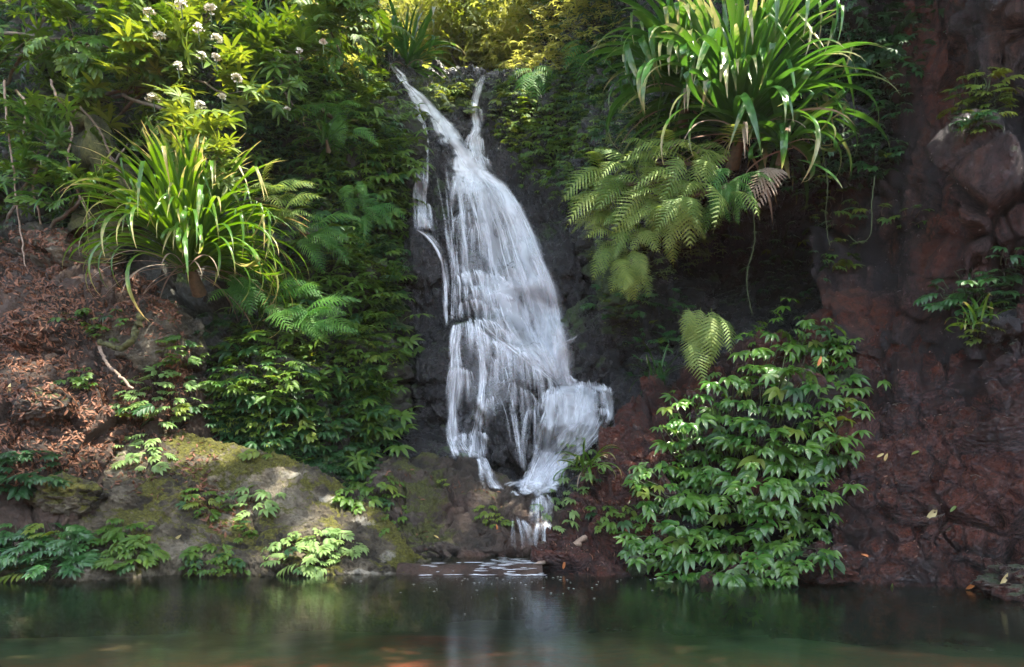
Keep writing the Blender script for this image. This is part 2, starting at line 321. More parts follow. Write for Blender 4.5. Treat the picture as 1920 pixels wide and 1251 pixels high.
# left wall under its plants
lw = loft('left_wall', [
     R(-250, (-400, 16.5), (0, 16.5), (200, 16.5), (400, 17), (520, 18.5), (620, 21), (700, 25)),
     R(60, (-400, 14.8), (0, 14.8), (200, 14.8), (400, 15.2), (560, 16.2), (670, 18), (715, 20.5)),
     R(190, (-400, 14.2), (0, 14.2), (200, 14.2), (400, 14.5), (580, 15.3), (728, 17), (752, 19.2)),
     R(300, (-400, 13.8), (0, 13.8), (200, 13.9), (400, 14.2), (600, 14.9), (748, 16), (775, 18.3)),
     R(450, (-400, 13.4), (0, 13.4), (200, 13.6), (420, 13.7), (600, 14.3), (738, 15.3), (768, 17.4)),
     R(620, (-400, 13), (0, 13), (200, 13.2), (450, 13.1), (600, 13.6), (738, 14.7), (765, 17)),
     R(780, (-400, 12.5), (0, 12.6), (200, 12.8), (470, 12.5), (600, 13), (718, 14.1), (745, 16)),
     R(900, (-400, 12), (0, 12.3), (200, 12.3), (500, 12), (600, 12.3), (690, 13), (735, 14.6)),
     R(1080, (-400, 11), (0, 11), (200, 11), (500, 11), (600, 11.1), (690, 11.4), (740, 12.4))],
     330, 330, M['wall'], 0.45, 0.5, 0.3, 0.9, 0.08, 23, dents=[(260, 350, 60, 60, 1.6), (520, 540, 60, 50, .9), (720, 560, 30, 40, .5)])
tag(lw, kind='structure')
# leaf covered bank on the left
bank = loft('left_bank', [
     R(400, (-400, 15), (0, 420, 14.6), (150, 440, 14.5), (250, 500, 14.2), (330, 560, 14), (430, 640, 14.5)),
     R(440, (-400, 13), (0, 440, 13), (150, 470, 13.1), (250, 530, 13), (330, 590, 12.8), (430, 680, 13.4)),
     R(600, (-400, 11.2), (0, 11.3), (140, 11.6), (250, 640, 11.9), (330, 700, 12), (440, 760, 12.8)),
     R(760, (-400, 9.9), (0, 10.1), (120, 10.5), (250, 790, 11), (340, 830, 11.6), (470, 880, 12.4)),
     R(900, (-400, 9.2), (0, 9.5), (120, 10.0), (250, 10.9), (350, 11.8), (490, 930, 12.4)),
     R(1086, (-400, 8.9), (0, 8.95), (120, 9.3), (250, 10.2), (350, 11), (490, 12)),
     R(1330, (-400, 8.6), (0, 8.7), (120, 9.1), (250, 10), (350, 10.8), (490, 11.8))],
     260, 260, M['soil'], 0.22, 0.8, 0.2, 1.0, 0.05, 34, dents=[(130, 920, 70, 25, .4)])
tag(bank, kind='structure')
def ridge(px, py, Y, *face):
    return [(px + 40, py + 90, Y + 1.1), (px + 14, py + 12, Y + 0.35), (px, py, Y)] + list(face)
bl = loft('lichen_boulder', [
     [(-420, 930, 10.6), (-420, 910, 10.3), (-420, 905, 10), (-420, 950, 9.6), (-420, 1000, 9.3), (-420, 1050, 9), (-420, 1086, 8.8), (-420, 1330, 8.5)],
     ridge(60, 905, 10.6, (70, 950, 9.9), (70, 1000, 9.4), (70, 1050, 9.1), (70, 1092, 8.7), (70, 1330, 8.5)),
     ridge(200, 850, 11.0, (200, 915, 10.2), (200, 975, 9.8), (200, 1040, 9.3), (200, 1086, 8.95), (200, 1330, 8.7)),
     ridge(310, 812, 11.3, (320, 880, 10.6), (325, 960, 10.1), (330, 1030, 9.6), (330, 1079, 9.3), (330, 1330, 9)),
     ridge(400, 818, 11.4, (405, 880, 10.8), (410, 950, 10.2), (410, 1025, 9.7), (410, 1079, 9.3), (410, 1330, 9)),
     ridge(480, 848, 11.3, (490, 905, 10.7), (495, 965, 10.2), (500, 1025, 9.75), (500, 1079, 9.3), (500, 1330, 9)),
     ridge(600, 895, 11.1, (597, 940, 10.6), (595, 985, 10.1), (592, 1035, 9.7), (590, 1078, 9.35), (590, 1330, 9)),
     ridge(700, 962, 10.8, (694, 990, 10.4), (688, 1020, 10), (685, 1048, 9.7), (680, 1078, 9.36), (670, 1330, 9)),
     ridge(772, 1028, 10.2, (766, 1040, 10.0), (760, 1052, 9.8), (755, 1064, 9.6), (760, 1078, 9.4), (740, 1330, 9.1)),
     [(850, 1130, 10.4), (832, 1085, 10.1), (822, 1068, 9.9), (818, 1072, 9.8), (814, 1076, 9.7), (810, 1080, 9.6), (806, 1086, 9.5), (795, 1330, 9.3)],
     [(868, 1330, 10.4), (856, 1310, 10.1), (846, 1290, 9.9), (840, 1290, 9.8), (834, 1290, 9.7), (828, 1290, 9.6), (822, 1300, 9.5), (808, 1330, 9.3)]],
     300, 560, M['boulder'], 0.10, 0.8, 0.07, 0.9, 0.045, 45, grit=.03, pale=[(545, 895, 50, 10, .8), (620, 945, 45, 12, .9), (680, 985, 35, 12, .9), (730, 1035, 30, 12, .7), (700, 1072, 90, 7, 1.0), (430, 845, 50, 14, .6), (110, 940, 14, 16, .9), (480, 960, 25, 6, .8), (380, 915, 50, 12, .5)],
     dents=[(410, 895, 26, 12, .35), (505, 895, 14, 10, .3), (330, 1000, 30, 8, .2), (250, 945, 30, 8, .18)],
     moss=[(400, 815, 45, 28, .4), (440, 880, 70, 18, .12), (280, 960, 90, 50, .16), (775, 1030, 30, 14, .5), (730, 985, 30, 12, .4), (640, 915, 60, 10, .3), (540, 862, 60, 10, .3), (480, 1000, 60, 40, .1)])
tag(bl, 'broad pale lichen and moss covered boulder sloping into the pool at left', 'boulder')
mr = loft('mossy_boulder', [
     [(640, 1000, 14.5), (700, 900, 14.4), (760, 885, 14.2), (850, 885, 14), (940, 905, 14), (1010, 930, 14), (1050, 960, 14.3), (1090, 1000, 14.4)],
     [(660, 960, 13.2), (700, 900, 13.2), (760, 882, 13), (850, 885, 12.9), (940, 905, 12.8), (1000, 930, 12.8), (1040, 960, 13.1), (1090, 1000, 13.6)],
     [(670, 1000, 12.2), (705, 940, 11.9), (765, 930, 11.7), (850, 935, 11.6), (940, 945, 11.6), (1010, 960, 11.9), (1050, 980, 12.2), (1090, 1010, 12.6)],
     [(680, 1040, 11.4), (715, 990, 11.1), (770, 985, 10.8), (850, 990, 10.8), (940, 1000, 10.8), (1010, 1010, 11), (1050, 1030, 11.3), (1090, 1050, 11.8)],
     [(690, 1060, 10.9), (730, 1046, 10.5), (780, 1047, 10.3), (850, 1047, 10.3), (940, 1047, 10.3), (1010, 1047, 10.4), (1050, 1050, 10.8), (1090, 1060, 11.2)],
     [(690, 1310, 10.5), (730, 1310, 10.2), (780, 1310, 10), (850, 1310, 10), (940, 1310, 10), (1010, 1310, 10.1), (1050, 1310, 10.5), (1090, 1310, 11)]],
     260, 200, M['mid_rock'], 0.16, 0.8, 0.17, 1.1, 0.05, 56, grit=.03, red=[(1000, 1010, 60, 60, .3), (900, 1035, 60, 14, .4), (860, 940, 40, 20, .3)], dents=[(850, 1030, 10, 14, .3)],
     moss=[(790, 930, 60, 70, .15), (930, 950, 60, 60, -.12), (990, 1000, 40, 60, -.25), (880, 1020, 60, 30, -.05)])
tag(mr, 'low rounded olive mossy boulder at the foot of the waterfall', 'boulder')
# right side
rw = loft('right_wall', [
     R(-250, (930, 27), (1080, 20), (1220, 16), (1350, 13.5), (1500, 12.5), (1650, 11.5), (1850, 11)),
     R(70, (1010, 21.5), (1110, 18), (1200, 15), (1320, 12.8), (1500, 11.8), (1650, 11.2), (1850, 10.9)),
     R(200, (1050, 19), (1120, 15.5), (1200, 13), (1320, 11.8), (1480, 11.3), (1650, 11.2), (1850, 10.9)),
     R(290, (1080, 17.5), (1120, 14), (1190, 12.3), (1310, 11.3), (1460, 11.2), (1640, 11.5), (1850, 11)),
     R(380, (1085, 17), (1125, 13.6), (1190, 12.1), (1310, 11.5), (1440, 12.4), (1620, 12.2), (1850, 11)),
     R(470, (1090, 16.5), (1130, 13.3), (1180, 12.3), (1250, 12.6), (1420, 14.2), (1610, 12.4), (1850, 11)),
     R(580, (1110, 16.5), (1155, 13.2), (1200, 12.5), (1270, 13), (1420, 13.6), (1610, 11.9), (1850, 10.8)),
     R(690, (1140, 15.5), (1195, 13), (1240, 12.3), (1320, 12.3), (1450, 12.2), (1630, 11.1), (1850, 10.2)),
     R(850, (1130, 14), (1190, 12.6), (1240, 12), (1320, 11.6), (1450, 11.4), (1630, 10.8), (1850, 10))],
     300, 330, M['dark_rock'], 0.28, 0.6, 0.3, 1.0, 0.06, 67, dents=[(1340, 500, 90, 60, .8)],
     moss=[(1150, 580, 45, 90, .3), (1130, 500, 40, 60, .25), (1250, 150, 200, 80, .2)])
tag(rw, kind='structure')
rc = loft('right_cliff', [
     R(-250, (1530, 12), (1640, 10.8), (1740, 10.5), (1790, 10.2), (1850, 9.1), (1930, 8.9), (2050, 8.4), (2500, 7)),
     R(0, (1530, 12), (1640, 10.8), (1740, 10.5), (1800, 10.2), (1850, 9.2), (1930, 8.9), (2050, 8.4), (2500, 7)),
     R(130, (1530, 12), (1640, 10.9), (1745, 10.4), (1790, 10.2), (1845, 9.4), (1930, 9.1), (2050, 8.5), (2500, 7)),
     R(200, (1530, 12), (1650, 10.9), (1750, 10.3), (1800, 10.1), (1865, 9.5), (1940, 8.8), (2050, 8.2), (2500, 6.8)),
     R(300, (1530, 12), (1650, 11), (1745, 10.2), (1790, 9.7), (1840, 9.1), (1940, 8.7), (2050, 8.1), (2500, 6.8)),
     R(430, (1530, 12), (1655, 10.9), (1740, 10.1), (1775, 9.5), (1840, 9.1), (1940, 8.7), (2050, 8.1), (2500, 6.8)),
     R(550, (1540, 11.5), (1660, 10.7), (1740, 10), (1780, 9.6), (1850, 9.3), (1940, 8.9), (2050, 8.2), (2500, 6.8)),
     R(680, (1550, 11), (1660, 10.5), (1740, 10), (1790, 9.7), (1850, 9.3), (1940, 8.9), (2050, 8.2), (2500, 6.8))],
     340, 380, M['cliff'], 0.08, 0.7, 0.42, 0.95, 0.03, 78, warp=.08, stretch=(1, 1, 0.6), grit=.03, red=[(1725, 40, 55, 150, .9), (1770, 180, 30, 110, .9), (1775, 420, 40, 130, .7), (1860, 500, 80, 60, .4), (1640, 590, 90, 30, .6), (1900, 390, 60, 60, .4)],
     moss=[(1850, 190, 50, 50, .3), (1900, 330, 50, 40, .2), (1400, 60, 60, 80, .3)])
tag(rc, kind='structure')
rb = loft('red_rock_bank', [
     [(1240, 790, 13.2), (1320, 740, 13), (1420, 700, 12.4), (1560, 650, 12), (1680, 620, 11.6), (1800, 600, 11), (1950, 560, 10.4), (2500, 560, 8.5)],
     [(1195, 748, 12.1), (1280, 712, 11.8), (1400, 668, 11.3), (1560, 600, 11), (1680, 578, 10.5), (1790, 572, 10.1), (1950, 545, 9.3), (2500, 540, 7.6)],
     [(1160, 790, 11.6), (1270, 760, 11.2), (1400, 730, 10.6), (1555, 680, 10.3), (1690, 645, 10), (1800, 640, 9.6), (1950, 620, 8.8), (2500, 620, 7.2)],
     [(1115, 850, 11.2), (1250, 830, 10.7), (1400, 810, 10.1), (1550, 780, 9.7), (1690, 750, 9.4), (1800, 740, 9), (1950, 730, 8.4), (2500, 730, 6.9)],
     [(1070, 930, 10.8), (1220, 910, 10.2), (1400, 910, 9.5), (1550, 900, 9.1), (1690, 870, 8.8), (1800, 860, 8.5), (1950, 850, 8), (2500, 850, 6.6)],
     [(1040, 1010, 10.3), (1180, 1000, 9.9), (1380, 1010, 9.3), (1550, 1010, 8.8), (1690, 1000, 8.5), (1800, 1000, 8.2), (1950, 1000, 7.7), (2500, 1000, 6.4)],
     [(995, 1072, 9.7), (1140, 1077, 9.4), (1380, 1090, 8.85), (1550, 1098, 8.4), (1690, 1103, 8.2), (1800, 1109, 7.96), (1950, 1121, 7.53), (2500, 1160, 6.3)],
     [(995, 1330, 9.3), (1140, 1330, 9), (1380, 1330, 8.4), (1550, 1330, 8), (1690, 1330, 7.8), (1800, 1330, 7.6), (1950, 1330, 7.2), (2500, 1330, 6)]],
     560, 400, M['red_rock'], 0.15, 0.9, 0.30, 1.15, 0.04, 89, warp=.15, grit=.024, red=[(1620, 620, 140, 40, .6), (1750, 900, 150, 120, .35), (1150, 850, 90, 120, .6), (1080, 1040, 100, 40, .6)],
     dents=[(1190, 1045, 42, 26, .8), (1520, 1040, 45, 20, .3), (1700, 960, 40, 14, .2), (1880, 1030, 40, 30, .3), (1860, 960, 30, 20, .2), (1640, 730, 30, 60, .4), (1780, 640, 60, 10, .25), (1600, 1000, 40, 12, .2)],
     moss=[(1900, 1080, 60, 30, .4), (1590, 680, 30, 18, .5), (1870, 640, 60, 30, .25), (1240, 940, 30, 30, .2)])
tag(rb, kind='structure')

def bvh_of(keys):
    V = []; Q = []; n = 0
    for k in keys:
        p, f = SURF[k]; V.append(p); Q.append(f + n); n += len(p)
    return BVHTree.FromPolygons(np.concatenate(V).tolist(), np.concatenate(Q).tolist())
# single boulders in and beside the falls: rounded blocks, built where they sit
def boulder(name, px, py, Y, rx, ry, rz, label, mat, seed, lean=0.0, blk=0.22, moss=0.0, sub=60, group=None):
    c = P(px, py, Y)
    th = np.linspace(0.02, math.pi - 0.02, sub); ph = np.linspace(0, 2 * math.pi, sub * 2)
    T, H = np.meshgrid(th, ph, indexing='ij')
    d = np.stack([np.sin(T) * np.cos(H), np.sin(T) * np.sin(H), np.cos(T)], -1).reshape(-1, 3)
    f1, f2, h, t = voro(d * 1.5 + seed * 3.3, seed); f1b, f2b, hb, tb = voro(d * 3.6 + seed, seed + 5)
    r = 1 + blk * (0.7 * h + 0.9 * t) + blk * 0.35 * (hb + tb) - 0.1 * np.exp(-((f2 - f1) / .05) ** 2) + 0.05 * fbm(d * 5 + seed, 4, seed)
    p = d * r[:, None] * np.array([rx, ry, rz]); ca, sa = math.cos(lean), math.sin(lean)
    p = np.stack([p[:, 0] * ca + p[:, 2] * sa, p[:, 1], -p[:, 0] * sa + p[:, 2] * ca], 1)
    i = np.arange(len(d)).reshape(sub, sub * 2); Fc = np.stack([i[:-1, :-1], i[:-1, 1:], i[1:, 1:], i[1:, :-1]], -1).reshape(-1, 4)[:, ::-1]
    me = mesh_np(name, p, Fc, [mat], True, attr={'moss': np.full(len(p), moss)})
    o = link(name, me); o.location = c; SURF[name + str(seed)] = (p + np.array(c), Fc)
    return tag(o, label, 'boulder', group)
boulder('boulder', 905, 705, 14.9, 1.35, 0.9, 1.15, 'tall dark dome of rock under thin water veils left of the main stream', M['dark_rock'], 101, 0.15, 0.12)
boulder('boulder', 975, 735, 14.6, 0.85, 0.8, 1.0, 'dark rounded rock with water sliding down its right edge above the ledge', M['dark_rock'], 102, 0.5, 0.12)
boulder('boulder', 945, 815, 13.9, 0.42, 0.45, 0.75, 'angular faceted dark block standing dry between the lower falls', M['dark_rock'], 103, -0.35, 0.38)
boulder('boulder', 1115, 650, 14.6, 0.85, 0.8, 1.05, 'smooth green mossy rock the main stream slides against on its right', M['dark_rock'], 104, 0.2, 0.08, 0.16)
boulder('boulder', 1070, 510, 16.0, 0.75, 0.8, 1.0, 'dark cracked boulder right of the main stream above the mossy rock', M['dark_rock'], 105, -0.2, 0.2, -0.02)
boulder('boulder', 1195, 760, 13.4, 0.75, 0.6, 0.65, 'dark wet rock right of the lower ledge fall', M['dark_rock'], 106, 0.3, 0.2)
boulder('boulder', 795, 500, 15.9, 0.55, 0.6, 0.95, 'dark lumpy rock under the thin left trickle', M['dark_rock'], 107, -0.1, 0.25)
boulder('boulder', 800, 870, 13.9, 1.15, 0.6, 0.5, 'low black wet rock left of the small foot cascade', M['dark_rock'], 108, 0.15, 0.25)
boulder('boulder', 1075, 790, 14.1, 0.85, 0.6, 0.62, 'flat topped ledge rock behind the wide lower fall', M['dark_rock'], 109, 0.0, 0.15)
boulder('boulder', 1545, 1060, 8.55, 0.42, 0.3, 0.22, 'black rock at the water below the glossy bush', M['red_rock'], 110, 0.0, 0.3)
boulder('boulder', 1195, 1062, 9.25, 0.13, 0.14, 0.15, 'small green mossy stone at the mouth of the hollow', M['dark_rock'], 111, 0.0, 0.1, 0.35, 30)
boulder('boulder', 1925, 1098, 7.55, 0.42, 0.35, 0.2, 'mossy dark rock at the water in the right corner', M['red_rock'], 112, 0.0, 0.3, 0.2)
boulder('boulder', 1880, 620, 9.0, 0.3, 0.3, 0.22, 'dark angular rock on the ledge beneath the right cliff', M['dark_rock'], 113, 0.2, 0.35)
boulder('boulder', 120, 930, 9.75, 0.5, 0.4, 0.28, 'mossy stone with pale lichen patches among the leaf litter', M['boulder'], 114, 0.1, 0.2, 0.1)
boulder('boulder', 70, 625, 11.2, 0.55, 0.4, 0.35, 'grey stone half buried in brown leaves high on the left bank', M['soil'], 115, 0.1, 0.2, 0.0)
boulder('boulder', 85, 760, 10.2, 0.42, 0.4, 0.3, 'grey green stone showing through the leaf litter in the middle of the left bank', M['mid_rock'], 116, -0.2, 0.2, 0.0)
boulder('boulder', 290, 650, 12.1, 0.85, 0.6, 0.75, 'shaded grey rock face beneath the left strap leaf clump', M['boulder'], 117, 0.3, 0.16, -0.05)
boulder('boulder', 130, 480, 13.0, 1.0, 0.7, 0.45, 'grey slanting rock above the leaf covered bank', M['boulder'], 118, 0.35, 0.2, -0.05)
BV = bvh_of(list(SURF.keys()))
BVF = bvh_of([k for k in SURF if k.startswith(('waterfall', 'boulder', 'mossy'))])
CAMP = Vector((0, 0, EYE))
def hit(px, py, bv=None, default=14.0):
    d = P(px, py, 1.0) - CAMP
    r = (bv or BV).ray_cast(CAMP + d.normalized() * 0.5, d.normalized(), 80)
    if r[0] is None: return P(px, py, default), Vector((0, -1, 0))
    n = r[1]
    if n.dot(d) > 0: n = -n
    return r[0], n

# ------------------------------------------------------------------ water
def pool_mat(name, tint, rough, bump):
    m, t, N = nodes(name); L = t.links.new
    out = N('ShaderNodeOutputMaterial'); g = N('ShaderNodeBsdfGlossy', Roughness=rough); tr = N('ShaderNodeBsdfTransparent', Color=(*tint, 1)); mx = N('ShaderNodeMixShader')
    fr = N('ShaderNodeFresnel', IOR=2.0)
    ge = N('ShaderNodeNewGeometry'); mp = N('ShaderNodeMapping'); mp.inputs['Scale'].default_value = (1.1, 7.0, 1); L(ge.outputs['Position'], mp.inputs[0])
    n = N('ShaderNodeTexNoise', Scale=2.2, Detail=5.0, Roughness=0.6); L(mp.outputs[0], n.inputs['Vector'])
    bp = N('ShaderNodeBump', Strength=bump, Distance=0.02); L(n.outputs[0], bp.inputs['Height']); L(bp.outputs[0], g.inputs['Normal'])
    df = N('ShaderNodeBsdfDiffuse', Color=(0.04, 0.10, 0.06, 1)); m0 = N('ShaderNodeMixShader'); m0.inputs[0].default_value = 0.08     # water clouded with fine green matter
    L(tr.outputs[0], m0.inputs[1]); L(df.outputs[0], m0.inputs[2]); tr = m0
    L(fr.outputs[0], mx.inputs[0]); L(tr.outputs[0], mx.inputs[1]); L(g.outputs[0], mx.inputs[2]); L(mx.outputs[0], out.inputs[0])
    return m
M['pool'] = pool_mat('still_pool_water', (0.95, 0.93, 0.85), 0.04, 0.14)
def sheet(name, x0, x1, y0, y1, z, mat, nx=2, ny=2, fn=None):
    xs = np.linspace(x0, x1, nx); ys = np.linspace(y0, y1, ny); X, Yy = np.meshgrid(xs, ys)
    Z = np.full_like(X, z) if fn is None else fn(X, Yy)
    V = np.stack([X, Yy, Z], -1).reshape(-1, 3); i = np.arange(nx * ny).reshape(ny, nx)
    Fc = np.stack([i[:-1, :-1], i[:-1, 1:], i[1:, 1:], i[1:, :-1]], -1).reshape(-1, 4)
    return link(name, mesh_np(name, V, Fc, [mat], True))
def bedf(X, Yy):
    z = -0.3 - 0.085 * np.clip(Yy - 4, 0, 9)
    q = np.stack([X.ravel(), Yy.ravel(), 0 * X.ravel()], 1)
    return z + 0.05 * fbm(q * 1.2, 4, 3).reshape(X.shape)
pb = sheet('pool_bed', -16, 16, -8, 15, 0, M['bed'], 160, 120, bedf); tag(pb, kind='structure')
co = np.empty(160 * 120 * 3, np.float32); pb.data.vertices.foreach_get('co', co); co = co.reshape(-1, 3); at_ = pb.data.attributes.new('red', 'FLOAT', 'POINT')     # red gravel in the shallows; olive beyond paints in dimming by deeper water
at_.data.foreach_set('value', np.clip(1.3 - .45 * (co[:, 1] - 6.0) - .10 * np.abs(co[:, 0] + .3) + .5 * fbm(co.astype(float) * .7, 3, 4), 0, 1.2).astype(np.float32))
tag(sheet('pool_water', -16, 16, -8, 9.42, 0, M['pool']), kind='structure')
tag(sheet('upper_pool_water', -1.45, 0.6, 9.5, 11.2, 0.13, M['pool']), kind='structure')

def fall_mat(name, dens, sharp=1.0):
    m, t, N = nodes(name); L = t.links.new
    out = N('ShaderNodeOutputMaterial'); tr = N('ShaderNodeBsdfTransparent'); df = N('ShaderNodeBsdfDiffuse', Color=(0.93, 0.96, 1.0, 1)); tl = N('ShaderNodeBsdfTranslucent', Color=(0.93, 0.96, 1.0, 1))
    m1 = N('ShaderNodeMixShader'); m1.inputs[0].default_value = 0.18; L(df.outputs[0], m1.inputs[1]); L(tl.outputs[0], m1.inputs[2])
    uv = N('ShaderNodeUVMap'); at = N('ShaderNodeAttribute', attribute_name='dens')
    def nz(sx, sy, det, lo, hi, seed):
        mp = N('ShaderNodeMapping'); mp.inputs['Scale'].default_value = (sx, sy, 1); mp.inputs['Location'].default_value = (seed, seed * 1.7, seed); L(uv.outputs[0], mp.inputs[0])
        n = N('ShaderNodeTexNoise', Scale=1.0, Detail=det, Roughness=0.6, Distortion=0.25); L(mp.outputs[0], n.inputs['Vector'])
        r = N('ShaderNodeMapRange'); r.inputs['From Min'].default_value = lo; r.inputs['From Max'].default_value = hi; L(n.outputs[0], r.inputs[0]); return r.outputs[0]
    a = nz(6.0, 0.6, 3.0, 0.36, 0.66, 3.1); b = nz(22.0, 1.0, 2.0, 0.2, 0.7, 7.7); c = nz(2.0, 2.6, 3.0, 0.30, 0.62, 1.3)
    b2 = N('ShaderNodeMath', operation='MULTIPLY_ADD'); L(b, b2.inputs[0]); b2.inputs[1].default_value = 0.45; b2.inputs[2].default_value = 0.55
    c2 = N('ShaderNodeMath', operation='MULTIPLY_ADD'); L(c, c2.inputs[0]); c2.inputs[1].default_value = 0.95; c2.inputs[2].default_value = 0.12
    a2 = N('ShaderNodeMath', operation='MULTIPLY_ADD'); L(a, a2.inputs[0]); a2.inputs[1].default_value = 0.7; a2.inputs[2].default_value = 0.3
    q = N('ShaderNodeMath', operation='MULTIPLY'); L(a2.outputs[0], q.inputs[0]); L(b2.outputs[0], q.inputs[1])
    q1 = N('ShaderNodeMath', operation='MULTIPLY'); L(c2.outputs[0], q1.inputs[0]); L(q.outputs[0], q1.inputs[1])
    q2 = N('ShaderNodeMath', operation='ADD'); L(q1.outputs[0], q2.inputs[0]); q2.inputs[1].default_value = dens
    q25 = N('ShaderNodeMath', operation='MULTIPLY'); L(q2.outputs[0], q25.inputs[0]); q25.inputs[1].default_value = 1.0
    sm = N('ShaderNodeMapRange', interpolation_type='SMOOTHSTEP'); sm.inputs['From Min'].default_value = 0.10; sm.inputs['From Max'].default_value = 0.50; L(q25.outputs[0], sm.inputs[0]); q25 = sm
    q3 = N('ShaderNodeMath', operation='MULTIPLY', use_clamp=True); L(q25.outputs[0], q3.inputs[0]); L(at.outputs['Fac'], q3.inputs[1])
    mx = N('ShaderNodeMixShader'); L(q3.outputs[0], mx.inputs[0]); L(tr.outputs[0], mx.inputs[1]); L(m1.outputs[0], mx.inputs[2]); L(mx.outputs[0], out.inputs[0])
    return m
M['veil'] = fall_mat('falling_water_veil', 0.05)
M['silk'] = fall_mat('falling_water_dense', 0.3)
def water_sheet(name, left, right, parent, mat, lift=0.06, nu=14, dens=1.0, dl=None, smooth=3, edge=1.6, left_thin=1.0):
    """left/right: px polylines of the water's two edges from top to bottom; the sheet is laid over the rock it runs down. dl: density along the way"""
    Lf = np.array(left, float); Rt = np.array(right, float); ln = np.abs(np.diff((Lf + Rt) / 2, axis=0)).sum()
    nv = max(8, int(ln / 5)); tt = np.linspace(0, 1, nv); a = crom(Lf, tt); b = crom(Rt, tt); q0 = random.random() * 50; wz = min(7.0, .14 * np.abs(b - a).sum(1).mean())
    for e_, arr in ((0, a), (9, b)): arr[:, 0] += wz * fbm(np.stack([tt * ln / 34.0 + q0 + e_, 0 * tt, 0 * tt], 1), 3, 5)
    Yg = np.zeros((nv, nu)); PXg = np.zeros((nv, nu, 2))
    for i in range(nv):
        for j in range(nu):
            u = j / (nu - 1); x, y = a[i] * (1 - u) + b[i] * u; PXg[i, j] = (x, y)
            h, n = hit(x, y, BVF); Yg[i, j] = h.y
    for _ in range(smooth):                       # water bridges small hollows and never dips behind rock
        K = Yg.copy(); K[1:-1] = (Yg[:-2] + Yg[1:-1] + Yg[2:]) / 3; K[:, 1:-1] = (K[:, :-2] + K[:, 1:-1] + K[:, 2:]) / 3
        Yg = np.minimum(K, Yg)
    Yg -= lift
    V = np.array([[tuple(P(PXg[i, j, 0], PXg[i, j, 1], Yg[i, j])) for j in range(nu)] for i in range(nv)]).reshape(-1, 3)
    u = np.tile(np.linspace(0, 1, nu), nv); v = np.repeat(tt, nu)
    wd = np.abs(b - a).sum(1).mean(); uvs = np.stack([u * wd / 90.0 + random.random() * 9, v * ln / 160.0], 1)
    e = np.clip((1 - np.abs(u * 2 - 1)) * edge, 0, 1); ends = np.clip(np.minimum(v / 0.05, (1 - v) / 0.06), 0, 1)
    dd = np.interp(v, np.linspace(0, 1, len(dl)), dl) if dl is not None else 1.0
    i = np.arange(nv * nu).reshape(nv, nu); Fc = np.stack([i[:-1, :-1], i[:-1, 1:], i[1:, 1:], i[1:, :-1]], -1).reshape(-1, 4)
    return link(name, mesh_np(name, V, Fc, [mat], True, uvs, {'dens': e * ends * dd * dens * (left_thin + (1 - left_thin) * np.clip(u * 1.5, 0, 1))}), parent)
def ribbons(name, items, parent):
    """items: (px points, half widths, density along, lift): soft narrow threads of water, joined - nobody could count them"""
    V = []; Fc = []; U = []; D = []; base = 0
    for k, (c, ww, dn, lift) in enumerate(items):
        nv = len(c); ys = np.array([hit(x, y, BVF)[0].y for x, y in c])
        for _ in range(2): ys[1:-1] = np.minimum(ys[1:-1], (ys[:-2] + ys[1:-1] + ys[2:]) / 3)
        ys = ys - lift
        for i in range(nv):
            j = min(i, nv - 2); t = np.array([c[j + 1][0] - c[j][0], c[j + 1][1] - c[j][1]], float); t /= np.hypot(*t) + 1e-6
            for s_, q in ((-1, 0), (0, 1), (1, 0)):
                V.append(tuple(P(c[i][0] + s_ * ww[i] * t[1], c[i][1] - s_ * ww[i] * t[0], ys[i] - 0.01 * q))); U.append((k * 1.3 + s_ * 0.05, i * .12)); D.append(q * dn[i])
            if i:
                o = base + (i - 1) * 3; Fc += [(o, o + 1, o + 4, o + 3), (o + 1, o + 2, o + 5, o + 4)]
        base += nv * 3
    o = link(name, mesh_np(name, V, Fc, [M['silk']], True, U, {'dens': np.array(D) * 1.5}), parent); o['kind'] = 'stuff'; return o
def strands(name, left, right, parent, n, w=(1.0, 5), dens=(0.3, .9), lift=0.09, part=(0.12, 0.5), bias=1.0):
    Lf = np.array(left, float); Rt = np.array(right, float); it = []
    for k in range(n):
        u0 = random.random() ** bias; t0 = random.random() * 0.9; t1 = min(1, t0 + random.uniform(*part)); nv = max(6, int((t1 - t0) * 40)); tt = np.linspace(t0, t1, nv)
        a = crom(Lf, tt); b = crom(Rt, tt); u = u0 + 0.03 * np.cumsum(RNG.normal(0, 0.25, nv)) * (1 if u0 < .5 else -1); c = a * (1 - u[:, None]) + b * u[:, None]
        ww = random.uniform(w[0], w[1]) * (2.4 if k % 3 == 0 else 1.3 if k % 3 == 1 else .7); x = np.linspace(0, 1, nv)
        it.append((c, ww * (.5 + .5 * np.sin(x * 3.14)), random.uniform(*dens) * (1.1 / (1 + .16 * ww)) * np.sin(x * math.pi) ** .6 * (.75 + .25 * np.sin(x * random.uniform(5, 20))), lift + random.uniform(0, .03)))
    return ribbons(name, it, parent)
